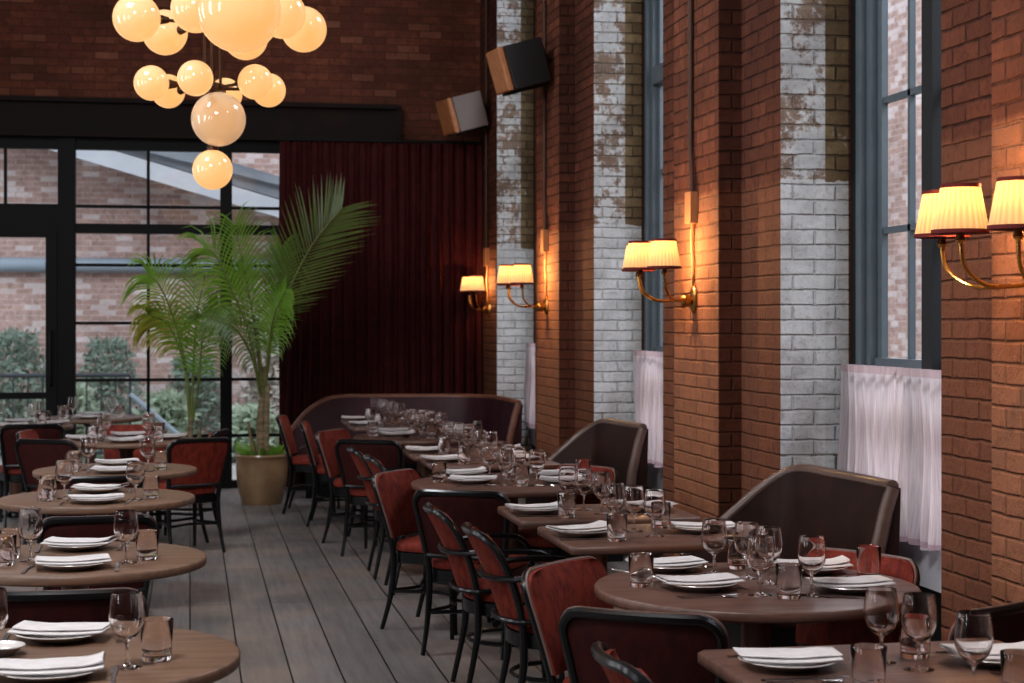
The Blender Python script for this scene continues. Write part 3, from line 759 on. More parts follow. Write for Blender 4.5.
def hoop(width, prof, curve, z0, z1, cr=.06):
    pts = []
    zs = [z0 + (z1 - cr - z0) * i / 8 for i in range(9)]
    def yy(x, z): 
        u = min(1, abs(x) / width(z)); return prof(z) - curve * (1 - u * u)
    L = [(width(z), z) for z in zs]
    w = width(z1)
    for k in range(1, 6):
        a = k / 6 * pi / 2; L.append((w - cr + cr * cos(a), z1 - cr + cr * sin(a)))
    T = [(w - cr - (2 * (w - cr)) * i / 8, z1) for i in range(9)]
    full = L + T + [(-x, z) for x, z in reversed(L)]
    return [(x, yy(x, z), z) for x, z in full]
def make_side_parts():
    prof = lambda z: -.185 - .10 * ((max(z, .4) - .40) / .39) ** 1.25
    wid = lambda z: .190 + .040 * min(1, max(0, (z - .42) / .30))
    P = {}
    seat, rail = seat_meshes(.215, .205, 4.0, .06)
    P['seat'] = seat; P['seat_rail'] = rail
    P['backrest'] = back_panel(lambda z: wid(z) + .008, prof, .03, .475, .797, .010, .044, cr=.06, mat='red')
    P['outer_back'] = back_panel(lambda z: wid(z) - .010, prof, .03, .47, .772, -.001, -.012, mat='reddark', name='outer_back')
    m = MB(); h = hoop(wid, prof, .03, .40, .788); m.tube(h, .0155, 8); P['back_frame'] = m.mesh('back_frame', M['black'])
    m = MB(); h2 = hoop(lambda z: wid(z) + .009, lambda z: prof(z) + .014, .03, .478, .798, .06); m.tube(h2, .0055, 6); P['piping'] = m.mesh('piping', M['pipe'])
    m = MB()
    b = [(.2, 0, .47), (-.2, 0, .47)]
    m.tube([(x, prof(.475) - .03 * (1 - (x / .2) ** 2), .475) for x in [-.19 + .38 * i / 8 for i in range(9)]], .013, 8); P['back_rail'] = m.mesh('back_rail', M['black'])
    L = []
    for sx in (1, -1):
        m = MB(); m.tube(bez([(sx * .190, prof(.44), .44), (sx * .188, -.182, .34), (sx * .192, -.20, .17), (sx * .20, -.245, 0)], 4), [.0165] * 4 + [.016] * 4 + [.0145, .0135, .0125, .012, .0115], 8); L.append(m.mesh('leg', M['black']))
        m = MB(); m.tube([(sx * .195, .165, .40), (sx * .197, .17, .25), (sx * .20, .18, 0)], [.018, .016, .011], 8); L.append(m.mesh('leg', M['black']))
    P['legs'] = L
    m = MB(); m.tube(bez([(.19, .165, .20), (.14, .02, .20), (.187, -.195, .20), (0, -.13, .20), (-.187, -.195, .20), (-.14, .02, .20), (-.19, .165, .20), (0, .12, .20)], 5, True), .0095, 6, True); P['stretcher'] = m.mesh('stretcher', M['black'])
    return P
def make_arm_parts():
    def prof(z):
        t = max(0, (z - .38) / .41); return -.180 - .030 * t - .12 * t ** 2.2
    wid = lambda z: .165 + .035 * min(1, max(0, (z - .42) / .28))
    P = {}
    seat, rail = seat_meshes(.215, .215, 2.3, 0.0)
    P['seat'] = seat; P['seat_rail'] = rail
    P['backrest'] = back_panel(lambda z: wid(z) - .01, prof, .045, .455, .785, .0, .034, cr=.07, mat='red')
    P['outer_back'] = back_panel(lambda z: wid(z) - .01, prof, .045, .455, .783, -.001, -.020, cr=.07, mat='red', name='outer_back')
    m = MB(); m.tube(hoop(wid, prof, .045, .36, .79, .075), .0155, 8); P['back_frame'] = m.mesh('back_frame', M['black'])
    m = MB(); m.tube(bez([(.235, .13, .40), (.255, .135, .52), (.268, .09, .615), (.27, -.03, .632), (.255, -.15, .630), (.19, -.262, .622), (.08, -.305, .618), (0, -.312, .617), (-.08, -.305, .618), (-.19, -.262, .622), (-.255, -.15, .630), (-.27, -.03, .632), (-.268, .09, .615), (-.255, .135, .52), (-.235, .13, .40)], 4), .0125, 8); P['arm_loop'] = m.mesh('arm_loop', M['black'])
    m = MB(); m.tube(bez([(.17, -.12, .455), (.185, -.19, .455), (.10, -.25, .455), (0, -.262, .455), (-.10, -.25, .455), (-.185, -.19, .455), (-.17, -.12, .455)], 4), .011, 8); P['back_rail'] = m.mesh('back_rail', M['black'])
    L = []
    for sx in (1, -1):
        m = MB(); m.tube(bez([(sx * .165, prof(.38), .38), (sx * .168, -.185, .25), (sx * .185, -.235, 0)], 5), [.0165] * 5 + [.015, .014, .013, .0125, .012, .0115], 8); L.append(m.mesh('leg', M['black']))
        m = MB(); m.tube([(sx * .185, .15, .36), (sx * .19, .165, .2), (sx * .20, .185, 0)], [.018, .016, .011], 8); L.append(m.mesh('leg', M['black']))
    P['legs'] = L
    m = MB(); m.tube([(.185 * cos(2 * pi * k / 24), -.01 + .185 * sin(2 * pi * k / 24), .225) for k in range(24)], .0095, 6, True); P['stretcher'] = m.mesh('stretcher', M['black'])
    return P
SIDE, ARM = make_side_parts(), make_arm_parts()
def chair(kind, x, y, deg, label, group, outer=None):
    """x,y: where the top of the back stands; deg: heading the sitter looks, 0 = +X, 90 = +Y"""
    a = R(deg); P = SIDE if kind == 's' else ARM; o = .30 if kind == 's' else .33
    t = thing('dining_chair' if kind == 's' else 'bentwood_armchair', label, 'chair', (x + cos(a) * o, y + sin(a) * o, 0), a - pi / 2, group)
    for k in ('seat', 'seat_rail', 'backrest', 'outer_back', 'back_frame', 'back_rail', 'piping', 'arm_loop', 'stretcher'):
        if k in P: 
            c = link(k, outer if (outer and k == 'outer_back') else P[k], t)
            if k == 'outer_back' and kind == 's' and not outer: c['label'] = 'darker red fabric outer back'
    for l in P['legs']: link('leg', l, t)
LIT_OUT = SIDE['outer_back'].copy(); LIT_OUT.materials.clear(); LIT_OUT.materials.append(M['red'])  # outer back in the brighter velvet, window light put into its colour
GC = 'red upholstered side chairs'; GA = 'bentwood armchairs beside the square tables'
chair('s', 1.19, 5.50, -44, 'red velvet chair at left of the near round table, front of its backrest showing', GC)
chair('s', 1.21, 4.53, 57, 'black-framed chair with its back to the camera, at the near round table', GC)
chair('s', 2.29, 5.535, 210, 'red chair tucked in at the right of the near round table', GC)
chair('s', 2.29, 4.47, 122, 'dark chair between the lower right table and the brick pier', GC)
chair('a', 1.02, 3.98, 0, 'armchair at the lower right table, only its red top edge in the photo', GA)
chair('a', 1.10, 6.52, 0, 'red armchair side-on, at the front square table by the near banquette', GA)
chair('a', 1.05, 7.27, 0, 'red armchair side-on, at the rear square table by the near banquette', GA)
chair("s", 1.05, 9.0, -35, 'red velvet chair at the middle round table, front of its backrest showing', GC)
chair('s', 1.245, 7.93, 62, 'black-framed chair with its back to the camera, at the middle round table', GC)
chair('s', 2.17, 9.14, 210, 'red chair tucked in at the right of the middle round table', GC)
chair('a', 1.07, 10.07, 0, 'red armchair side-on, at the front square table by the middle banquette', GA)
chair('a', 1.03, 10.70, 0, 'red armchair side-on, at the rear square table by the middle banquette', GA)
chair('s', 1.0, 12.48, -32, 'red velvet chair at the far round table, front of its backrest showing', GC)
chair('s', 1.166, 11.42, 62, 'black-framed chair with its back to the camera, at the far round table', GC)
chair('s', .87, 13.50, -8, 'red chair side-on, nearer of two beside the corner booth', GC)
chair('s', .74, 14.42, -10, 'red chair side-on beside the palm pot, farther of two at the corner booth', GC)
chair('s', -.37, 5.20, 90, 'dark-backed chair between the first and second left tables', GC)
chair('s', -.37, 7.16, 96, 'dark-backed chair between the second and third left tables', GC)
chair('s', -.50, 9.0, 90, 'dark-backed chair between the third and fourth left tables', GC)
chair('s', .08, 11.78, 118, 'lit red chair with open back rail, standing nearest the palm pot', GC, LIT_OUT)
chair('s', .23, 12.64, 165, 'dark red chair behind the lit one, at the fifth left table', GC)
chair('s', -.42, 13.44, -92, 'red chair on the window side of the fifth left table', GC)
chair('s', -.97, 11.85, 62, 'red chair with curved black frame at the left of the fifth table', GC)
chair('s', -1.19, 12.80, -8, 'red chair mostly hidden behind the curved frame chair, fifth left table', GC)
chair('s', -1.20, 13.62, 100, 'large dark-backed chair at the table near the glass door', GC)

# ------------------------------------------------------------------ banquettes
def banquette(label, spine, tops, seat_poly, mat, rim, flip=1, rec=.10, th=.07):
    """spine: XY polyline of the back's top edge (inner side); tops: height at each point; inward normal is to the left of travel * flip"""
    t = thing('banquette', label, 'banquette', group='leather banquettes along the wall')
    pts = [Vector((p[0], p[1], z)) for p, z in zip(spine, tops)]
    C = bez(pts, 6); n = len(C)
    inner, outer = [], []
    Zs = [0.0, .2, .4, .6, .78, .9, .97, 1.0]
    IN = []; NORM = []
    for i, c in enumerate(C):
        a = C[max(0, i - 1)]; b = C[min(n - 1, i + 1)]
        d = Vector((b.x - a.x, b.y - a.y, 0)).normalized(); nr = Vector((-d.y, d.x, 0)) * flip; NORM.append(nr)
    m = MB(); rings = []
    for c, nr in zip(C, NORM):
        z0 = .30; ring = []
        for q in Zs:
            z = z0 + (c.z - z0) * q; off = rec * (1 - q) ** 1.2 * min(1, (c.z - z0) / .5) + .012 * sin(pi * q)
            ring.append(Vector((c.x, c.y, z)) + nr * off)
        k = th
        ring.append(Vector((c.x, c.y, c.z + .008)) - nr * k * .4)
        for q in reversed(Zs):
            z = z0 + (c.z - z0) * q; off = rec * (1 - q) ** 1.2 * min(1, (c.z - z0) / .5) * .4
            ring.append(Vector((c.x, c.y, z - .004)) + nr * (off * .5 - k))
        rings.append(ring)
    m.loops(rings); link('backrest', m.mesh('backrest', M[mat], auto=50), t)
    m = MB(); p = []
    m.tube([Vector((c.x, c.y, c.z + .004)) - nr * th * .45 for c, nr in zip(C, NORM)], .030, 10)
    # near end roll
    c, nr = C[0], NORM[0]
    m.tube([Vector((c.x, c.y, c.z)) - nr * th * .45, Vector((c.x, c.y, c.z - .1)) + nr * .0, Vector((c.x, c.y, c.z - .3)) + nr * .045, Vector((c.x, c.y, .32)) + nr * .07], [.030, .031, .034, .036], 10)
    link('rim_roll', m.mesh('rim_roll', M[rim], auto=60), t)
    m = MB(); cx = sum(p[0] for p in seat_poly) / len(seat_poly); cy = sum(p[1] for p in seat_poly) / len(seat_poly)
    def rg(k, z): return [(cx + (x - cx) * k, cy + (y - cy) * k, z) for x, y in seat_poly]
    m.loops([rg(.985, .30), rg(1, .315), rg(1, .42), rg(.99, .445), rg(.96, .46), rg(.5, .465)]); link('seat', m.mesh('seat', M[mat], auto=50), t)
    m = MB(); m.loops([rg(.93, 0), rg(.93, .30)]); link('base', m.mesh('base', M['black'], smooth=False), t)
banquette('brown leather banquette in front of the near sheer curtain', [(2.93, 6.86), (2.915, 7.1), (2.885, 7.38), (2.825, 7.68), (2.74, 7.77), (2.6, 7.79), (2.45, 7.80), (2.32, 7.81)], [.885, .885, .885, .885, .825, .705, .575, .465],
          [(2.30, 6.86), (2.85, 6.86), (2.80, 7.40), (2.70, 7.70), (2.30, 7.72)], 'leather', 'leatherrim')
banquette('brown leather banquette in front of the second sheer curtain', [(2.93, 10.95), (2.915, 11.12), (2.885, 11.34), (2.825, 11.58), (2.74, 11.66), (2.6, 11.68), (2.45, 11.69), (2.32, 11.70)], [.885, .885, .885, .885, .825, .705, .575, .465],
          [(2.30, 10.95), (2.85, 10.95), (2.80, 11.35), (2.70, 11.6), (2.30, 11.62)], 'leather', 'leatherrim')
banquette('long oxblood leather corner booth below the dark red curtain', [(2.84, 14.85), (2.80, 15.2), (2.72, 15.6), (2.52, 15.85), (2.1, 15.93), (1.7, 15.95), (1.32, 15.95), (1.10, 15.93), (.96, 15.9), (.88, 15.85)], [.865, .875, .88, .88, .88, .88, .87, .76, .60, .46],
          [(2.20, 15.0), (2.72, 14.95), (2.66, 15.4), (2.45, 15.78), (1.0, 15.82), (.95, 15.4), (2.1, 15.36)], 'leatherred', 'rimcopper')

# ------------------------------------------------------------------ wall sconces, conduits
def shade_lathe():
    m = MB(); m.lathe([(.088, 0), (.060, .150)], 104, ripple=(26, .022)); 
    m.f = [f for f in m.f if len(f) == 4]; m.uv = [u for u in m.uv if len(u) == 4]; m.mi = m.mi[:len(m.f)]
    return m.mesh('lamp_shade', M['shade'])
def ring_mesh(r, name):
    m = MB(); m.lathe([(r, -.006), (r + .003, -.006), (r + .003, .006), (r, .006), (r, -.006)], 40); return m.mesh(name, M['trimred'])
SH, RB, RT = shade_lathe(), ring_mesh(.088, 'trim_band'), ring_mesh(.060, 'trim_band')
mb = MB(); mb.sphere((0, 0, 0), .022, 12, 8); BULB = mb.mesh('bulb', M['bulb'])
def sconce(y, label, lamps=True, xw=WF, reach=1.0):
    t = thing('wall_sconce', label, 'wall lamp', (xw, y, 1.72), 0, 'brass wall sconces with pleated shades')
    m = MB(); m.loops([[(-d, a * k, b * k) for a, b in superell(.045, .075, 28, 2.4)] for d, k in ((0.002, 1), (.012, 1), (.020, .88), (.022, .5))]); link('wall_plate', m.mesh('wall_plate', M['brass']), t)
    m = MB(); m.sphere((-.055, 0, -.01), .034, 16, 10); m.tube([(-.015, 0, -.005), (-.05, 0, -.01)], .022, 12); link('hub', m.mesh('hub', M['brass']), t)
    for dx, dy in ((-.25 * reach, .265 * reach), (-.31 * reach, 0), (-.25 * reach, -.265 * reach)):
        m = MB(); e = Vector((dx, dy, 0)); 
        m.tube(bez([(-.055, 0, 0), tuple(Vector((-.05, 0, -.012)) * .7 + e * .3 + Vector((0, 0, .0))), tuple(e * .72 + Vector((0, 0, -.005))), tuple(e * .95 + Vector((0, 0, .05))), tuple(e + Vector((0, 0, .135)))], 6), .0075, 8)
        m.lathe([(.012, .125), (.017, .135), (.012, .15), (.012, .19)], 12, (dx, dy, 0))
        link('arm', m.mesh('arm', M['brass']), t)
        s = link('lamp_shade', SH, t, (dx, dy, .158)); link('trim_band', RB, s, (0, 0, .004)); link('trim_band', RT, s, (0, 0, .148)); link('bulb', BULB, s, (0, 0, .075))
        if lamps:
            L = bpy.data.lights.new('sconce_light', 'POINT'); L.energy = 3.0; L.color = (1, .47, .15); L.shadow_soft_size = .035
            lo = bpy.data.objects.new('sconce_light', L); COL.objects.link(lo); lo.location = (xw + dx, y + dy, 1.72 + .158 + .105)
    L = bpy.data.lights.new('added_pier_glow', 'POINT'); L.energy = 15.0 * reach ** 2; L.color = (1, .56, .23); L.shadow_soft_size = 0.0  # added lamp outside the shades, makes the light pool on the pier
    lo = bpy.data.objects.new('added_pier_glow', L); COL.objects.link(lo); lo.location = (xw - (.19 if reach == 1 else .10), y, 1.97)
Ys = [5.01, 8.90, 12.79, 16.02]
sconce(Ys[0], 'brass sconce with pleated shades nearest the camera, at the right edge')
sconce(Ys[1], 'brass sconce with pleated shades on the pier between the two curtained windows')
sconce(Ys[2], 'brass sconce with pleated shades on the third pier, below the black speaker')
sconce(Ys[3], 'small far brass sconce beside the dark red curtain', xw=WS, reach=.66)
def conduit(y, xw, label1, label2):
    m = MB(); m.box(xw - .045, xw - .002, y - .06, y + .05, 2.13, 2.30); o = link('junction_box', m.mesh('junction_box', M['jbox'], smooth=False)); tag(o, label1, 'junction box', 'junction boxes on the brick piers')
    m = MB(); m.tube([(xw - .022, y - .01, 2.302), (xw - .022, y - .01, 2.40), (xw - .018, y + .03, 2.55), (xw - .018, y + .03, H - .01)], .014, 8); o = link('conduit_pipe', m.mesh('conduit_pipe', M['conduit'])); tag(o, label2, 'conduit', 'conduit pipes on the brick piers')
    m = MB(); m.tube(bez([(xw - .016, y - .005, 2.128), (xw - .016, y + .015, 2.02), (xw - .016, y - .02, 1.92), (xw - .014, y - .002, 1.80)], 5), .009, 6); o = link('sconce_cable', m.mesh('sconce_cable', M['jbox'])); tag(o, 'short painted cable hanging from ' + label1.replace('small painted ', ''), 'cable', 'cables above the sconces')
conduit(8.90, WF, 'small painted junction box above the middle sconce', 'thin conduit pipe running up the pier above the middle sconce')
conduit(12.79, WF, 'small painted junction box above the third sconce', 'thin conduit pipe on the pier behind the black speaker')
conduit(16.1, WS, 'small painted junction box above the far small sconce', 'thin conduit pipe beside the red curtain above the far sconce')
conduit(5.01, WF, 'small painted junction box above the nearest sconce', 'thin conduit pipe running up the nearest pier')

# ------------------------------------------------------------------ speakers
def speaker(x, y, z, rot, body, label, arm_to):
    t = thing('wall_speaker', label, 'speaker', (x, y, z), 0, 'loudspeakers on the brick piers'); t.rotation_euler = rot
    def bev(x0, x1, y0, y1, z0, z1, b=.012):
        m = MB(); r = []
        for xx, i in ((x0, b), (x0 + b, 0), (x1 - b, 0), (x1, b)):
            r.append([(xx, y0 + i, z0 + i), (xx, y1 - i, z0 + i), (xx, y1 - i, z1 - i), (xx, y0 + i, z1 - i)])
        m.loops(r); return m
    link('cabinet', bev(-.12, .19, -.15, .15, -.165, .165).mesh('cabinet', M[body], smooth=False), t)
    link('front_grille', bev(-.172, -.122, -.15, .15, -.165, .165).mesh('front_grille', M['spktan'], smooth=False), t)
    m = MB(); m.box(-.17, .19, -.02, .02, -.19, -.167); m.box(.172, .20, -.03, .03, -.19, .06); m.tube([(.19, 0, -.02), (.27, 0, .0)], .022, 8); link('mount_bracket', m.mesh('mount_bracket', M['spkdark'], smooth=False), t)
speaker(2.43, 12.60, 3.52, (0, R(-16), R(8)), 'spkdark', 'black loudspeaker with tan front, higher of the two on the piers', None)
speaker(2.53, 15.95, 3.57, (0, R(-16), R(14)), 'spkgrey', 'grey loudspeaker on the pier above the red curtain corner', None)

# ------------------------------------------------------------------ chandeliers
def chandelier(x, y, z0, rot, label):
    t = thing('globe_chandelier', label, 'chandelier', (x, y, z0), 0, 'globe chandeliers over the aisle')
    GS_ = lambda r, mat: cache(('gl', r, mat), lambda: _g(r, mat))
    def _g(r, mat):
        m = MB(); m.sphere((0, 0, 0), r, 32, 20); return m.mesh('glass_globe', M[mat])
    def cap(z, r): 
        m = MB(); m.lathe([(r, 0), (r, .03), (r * .5, .045), (.012, .06), (.012, .09)], 16, (0, 0, z)); return m.mesh('socket_cap', M['bronze'])
    link('glass_globe', GS_(.122, 'globe'), t, (0, 0, 0))
    link('socket_cap', cap(.115, .035), t)
    link('glass_globe', GS_(.165, 'globebig'), t, (.035, -.03, .305))
    link('socket_cap', cap(.462, .045), t)
    m = MB(); m.tube([(0, 0, .20), (0, 0, H - z0)], .014, 8); link('centre_rod', m.mesh('centre_rod', M['bronze']), t)
    for i in range(6):
        a = R(60 * i + 20); m = MB(); m.tube([(.055 * cos(a), .055 * sin(a), .50), (.055 * cos(a), .055 * sin(a), 1.35)], .005, 6); link('tier_rod', m.mesh('tier_rod', M['bronze']), t)
    for (zr, Rr, gr, off, ox) in ((.505, .365, .105, rot, -.01), (.89, .515, .142, rot - 3, .055)):
        m = MB(); m.lathe([(.085, zr - .03), (.085, zr + .01), (.02, zr + .03)], 18, (ox * .5, 0, 0)); link('arm_hub', m.mesh('arm_hub', M['bronze']), t)
        for i in range(6):
            a = R(60 * i + off); c, s = cos(a), sin(a)
            m = MB(); m.tube([(ox + .05 * c, .05 * s, zr - .01), (ox + (Rr - gr) * c, (Rr - gr) * s, zr)], .010, 8)
            m.tube([(ox + (Rr - gr - .05) * c, (Rr - gr - .05) * s, zr), (ox + (Rr - gr - .0) * c, (Rr - gr) * s, zr)], [.018, .03], 10)
            link('arm', m.mesh('arm', M['bronze']), t)
            link('glass_globe', GS_(gr, 'globe'), t, (ox + Rr * c, Rr * s, zr))
    m = MB(); m.lathe([(.10, H - z0 - .04), (.10, H - z0 - .002)], 20); link('ceiling_canopy', m.mesh('ceiling_canopy', M['bronze']), t)
# heading of view at the fixture: ring globes at -16.6 deg from the viewer's side
chandelier(.135, 10.5, 2.52, -105, 'far tiered globe chandelier hanging whole in front of the back window')
chandelier(.14, 4.99, 2.50, -105, 'near globe chandelier of which only the lowest large globe shows')

# ------------------------------------------------------------------ palms
def frond(path, leaf_len, n, mat, droop, spread, side=None, wl=.02, start=.3, plane=None):
    """path: 3-4 points of the midrib. leaflets both sides in the plane given by 'plane' normal."""
    C = bez(path, 10); m = MB(); N_ = len(C)
    m.tube(C, [.012 * (1 - .75 * i / (N_ - 1)) + .002 for i in range(N_)], 6, mi=1)
    nv = Vector(plane or (0, -1, 0)).normalized()
    for k in range(n):
        u = start + (1 - start) * k / (n - 1); f = u * (N_ - 1); i = min(N_ - 2, int(f)); p = C[i].lerp(C[i + 1], f - i); d = (C[i + 1] - C[i]).normalized()
        w = (u - start) / (1 - start); L = leaf_len * (.45 + .9 * sin(pi * (.12 + .75 * w))) * random.uniform(.88, 1.1) * .8
        for sg in (-1, 1):
            sd = nv.cross(d).normalized() * sg
            ang = spread * (1.0 - .42 * w)
            dr = (sd * sin(ang) + d * cos(ang) + nv * random.uniform(-.12, .2)).normalized()
            pts = [p]; v = dr.copy()
            for q in range(4):
                v = (v + Vector((0, 0, -droop * (q + .3) * .28))).normalized(); pts.append(pts[-1] + v * L / 4)
            b = len(m.v); ws = [wl * .5, wl, wl * .85, wl * .5, .001]
            for q in range(5):
                t_ = (pts[min(4, q + 1)] - pts[max(0, q - 1)]).normalized(); s_ = t_.cross(nv).normalized(); s_ = (s_ + nv * .35 * sg).normalized()
                m.v += [tuple(pts[q] + s_ * ws[q] * .5), tuple(pts[q] - s_ * ws[q] * .5)]
            for q in range(4):
                m.face((b + 2 * q, b + 2 * q + 1, b + 2 * q + 3, b + 2 * q + 2))
    return m.mesh('frond', [M[mat], M['stem']], auto=80)
def pot_mesh(r=.235, h=.44):
    prof = [(1e-5, 0), (r * .72, 0), (r * .74, .015), (r * .80, .06), (r * .93, h * .45), (r * .97, h * .75), (r * .96, h * .88), (r * .99, h * .92), (r * 1.03, h * .96), (r * 1.0, h), (r * .92, h * .985), (r * .90, h * .9), (1e-5, h * .9)]
    return lathe_mesh(prof, 40, M['pot'], 'pot')
def palm(x, y, label, trunks, fronds, weeds=True, pr=.235, ph=.44):
    t = thing('potted_palm', label, 'plant', (x, y, 0))
    o = link('pot', pot_mesh(pr, ph), t); 
    m = MB(); m.lathe([(1e-5, ph * .905), (pr * .90, ph * .905), (pr * .88, ph * .93), (1e-5, ph * .95)], 24); link('soil', m.mesh('soil', M['soil']), t)
    for tr, rr in trunks:
        m = MB(); C = bez(tr, 6); nn = len(C); m.tube(C, [rr[0] + (rr[1] - rr[0]) * i / (nn - 1) + .002 * (i % 2) for i in range(nn)], 9); link('trunk', m.mesh('trunk', M['trunk']), t)
    for f in fronds: link('frond', frond(**f), t)
    if weeds:
        m = MB()
        for i in range(60):
            a = random.random() * 2 * pi; r = pr * .75 * sqrt(random.random()); p = Vector((r * cos(a), r * sin(a), ph * .93)); d = Vector((cos(a) * .8 + random.uniform(-.4, .4), sin(a) * .8, random.uniform(.4, 1.6))).normalized()
            l = random.uniform(.06, .17); s = d.cross(Vector((0, 1, .2))).normalized() * .016; b = len(m.v)
            m.v += [tuple(p), tuple(p + d * l * .6 + s), tuple(p + d * l), tuple(p + d * l * .6 - s)]; m.face((b, b + 1, b + 2, b + 3))
        link('undergrowth', m.mesh('undergrowth', M['leaf'], smooth=False), t)
D = dict
X0, Y0 = .62, 15.05
def loc(px, pz, dy=0): return (px - X0, dy, pz)
palm(X0, Y0, 'tall palm with fanned fronds in a glazed tan pot by the red curtain',
     [([loc(.62, .40), loc(.61, .7), loc(.63, .95), loc(.62, 1.20)], (.045, .028)), ([loc(.56, .40), loc(.53, .55), loc(.50, .72)], (.022, .012)), ([loc(.65, .40, -.03), loc(.66, .8, -.04), loc(.67, 1.05, -.03)], (.028, .02))],
     [D(path=[loc(.64, .95), loc(.70, 1.45, -.05), loc(.84, 1.85, -.12), loc(1.05, 2.27, -.18), loc(1.30, 2.58, -.15)], leaf_len=.50, n=36, mat='leafd', droop=.06, spread=.98, wl=.020, start=.36, plane=(.1, -1, .15)),
      D(path=[loc(.62, .95), loc(.56, 1.5, -.08), loc(.47, 2.0, -.15), loc(.38, 2.42, -.18)], leaf_len=.40, n=24, mat='leaf', droop=.5, spread=.85, wl=.019, start=.32),
      D(path=[loc(.61, .95), loc(.50, 1.5, -.12), loc(.36, 1.85, -.22), loc(.22, 2.15, -.3), loc(.12, 2.22, -.34)], leaf_len=.42, n=25, mat='leaf', droop=.8, spread=.95, wl=.019, start=.3, plane=(.3, -1, .3)),
      D(path=[loc(.64, .95), loc(.70, 1.4, .05), loc(.76, 1.85, .08), loc(.80, 2.25, .05)], leaf_len=.32, n=30, mat='leaf', droop=.45, spread=.8, wl=.017, start=.3),
      D(path=[loc(.61, .95, -.02), loc(.52, 1.3, -.25), loc(.36, 1.55, -.45), loc(.14, 1.62, -.6)], leaf_len=.34, n=22, mat='leafd', droop=1.0, spread=1.0, wl=.017, start=.3, plane=(.1, -.8, .6)),
      D(path=[loc(.64, .95, -.02), loc(.67, 1.35, -.12), loc(.72, 1.65, -.25), loc(.80, 1.86, -.4)], leaf_len=.28, n=30, mat='leaf', droop=1.1, spread=.95, wl=.017, start=.3, plane=(-.2, -.8, .6)),
      D(path=[loc(.62, .95), loc(.60, 1.4, .15), loc(.52, 1.8, .3), loc(.42, 2.05, .4)], leaf_len=.40, n=30, mat='leaf', droop=.7, spread=.9, wl=.017, start=.3)])
X0, Y0 = .02, 15.35
palm(X0, Y0, 'slimmer palm with drooping yellow-green fronds, its pot hidden behind chairs',
     [([loc(.01, .26), loc(.0, .5), loc(.01, .75)], (.03, .02)), ([loc(.05, .26), loc(.07, .48), loc(.09, .66)], (.022, .014))],
     [D(path=[loc(.0, .7), loc(-.03, 1.15, -.05), loc(-.14, 1.62, -.1), loc(-.27, 1.92, -.15), loc(-.36, 2.0, -.18)], leaf_len=.40, n=28, mat='leaf', droop=1.0, spread=1.0, wl=.017, start=.35),
      D(path=[loc(.01, .7), loc(.03, 1.2, -.05), loc(.06, 1.65, -.1), loc(.13, 2.0, -.14)], leaf_len=.36, n=25, mat='leaf', droop=.6, spread=.95, wl=.017, start=.3),
      D(path=[loc(.0, .7), loc(-.05, 1.2, -.02), loc(-.18, 1.55, -.05), loc(-.36, 1.66, -.08)], leaf_len=.38, n=30, mat='leafy', droop=1.3, spread=.9, wl=.019, start=.45),
      D(path=[loc(.02, .7), loc(.08, 1.1, -.1), loc(.12, 1.5, -.2), loc(.24, 1.72, -.3)], leaf_len=.34, n=30, mat='leaf', droop=.9, spread=.95, wl=.017, start=.35)], weeds=False, pr=.18, ph=.30)

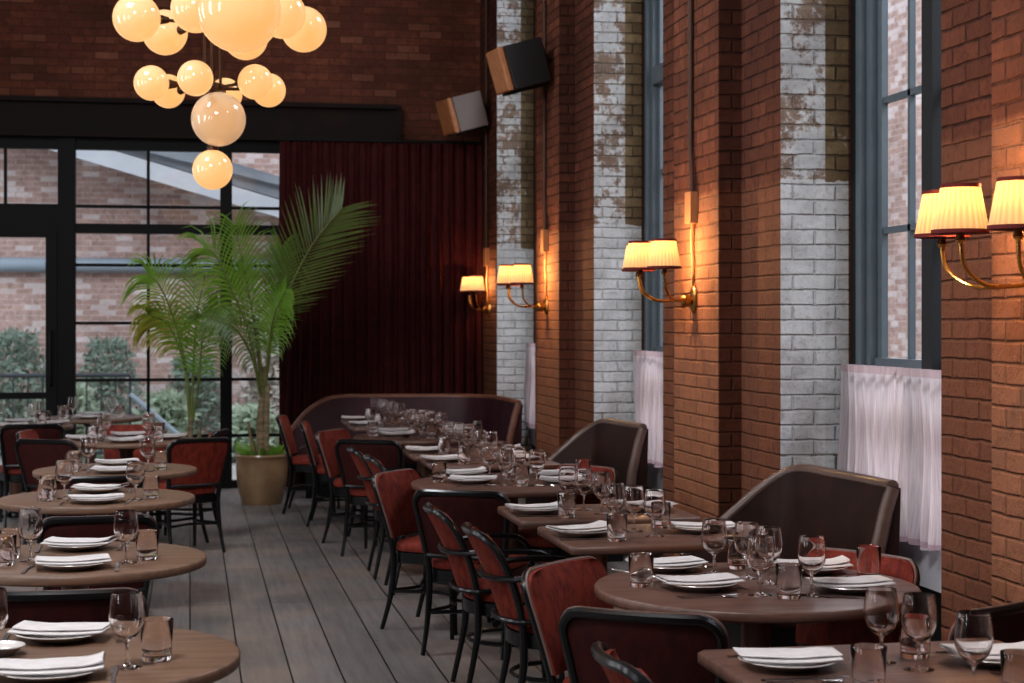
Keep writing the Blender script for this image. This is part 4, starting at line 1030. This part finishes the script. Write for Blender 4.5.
# ------------------------------------------------------------------ light
W = bpy.data.worlds.new('overcast'); S.world = W; W.use_nodes = True
bg = W.node_tree.nodes['Background']; bg.inputs[0].default_value = (.80, .88, 1.0, 1); bg.inputs[1].default_value = 2.5
def area(name, loc, target, sx, sy, e, col, portal=False):
    L = bpy.data.lights.new(name, 'AREA'); L.shape = 'RECTANGLE'; L.size = sx; L.size_y = sy; L.energy = e; L.color = col
    o = bpy.data.objects.new(name, L); COL.objects.link(o); o.location = loc
    d = Vector(target) - Vector(loc); o.rotation_euler = d.to_track_quat('-Z', 'Y').to_euler()
    if portal: L.cycles.is_portal = True
    return o
for y in (1.6, 4.6, 7.6, 10.6):
    area('left_fill_light', (-4.9, y, 2.6), (1.5, y + 1.2, .6), 0.6, 2.5, 55, (.93, .96, 1.0))  # added fill lamps before the blank left wall, no windows there
area('ceiling_fill', (-1.2, 2.6, 5.75), (1.0, 7.5, 0), 1.5, 1.5, 340, (.96, .97, 1.0))  # added fill lamp under the closed ceiling, aimed down the room
area('ceiling_fill', (-1.6, 9.0, 5.8), (-.2, 10.5, 0), 1.3, 1.3, 170, (.93, .96, 1.0))  # second added fill lamp, farther back under the ceiling
area('outdoor_fill', (6.4, 8.5, 7.6), (2.6, 8.5, .6), 16.0, 1.6, 1100, (.90, .95, 1.0))  # added lamp high outside, brightens the half curtains through the windows
for k in (-2, -1, 0, 1, 2):
    y = 7.88 + k * P0 - .93
    area('window_portal', (3.34, y, 3.0), (0, y, 3.0), 1.6, 5.0, 1, (1, 1, 1), True)
area('window_portal', (-1.1, 16.68, 1.7), (-1.1, 0, 1.7), 4.4, 3.3, 1, (1, 1, 1), True)

# ------------------------------------------------------------------ camera
cam = bpy.data.cameras.new('camera'); co = bpy.data.objects.new('camera', cam); COL.objects.link(co)
cam.sensor_width = 36; cam.lens = 1700 / 1024 * 36; cam.shift_y = -20.5 / 1024
co.location = (0, 0, 1.6); co.rotation_euler = (pi / 2, 0, -math.atan(322 / 1700))
cam.dof.use_dof = True; cam.dof.focus_distance = 6.2; cam.dof.aperture_fstop = 5.6
S.camera = co
S.view_settings.view_transform = 'Standard'; S.view_settings.look = 'Medium High Contrast'; S.view_settings.exposure = 0.0
S.cycles.use_denoising = True
S.cycles.max_bounces = 14; S.cycles.transmission_bounces = 12; S.cycles.transparent_max_bounces = 16; S.cycles.glossy_bounces = 6; S.cycles.diffuse_bounces = 4
S.cycles.caustics_reflective = False; S.cycles.caustics_refractive = True; S.cycles.blur_glossy = 1.0
S.cycles.sample_clamp_indirect = 4.0
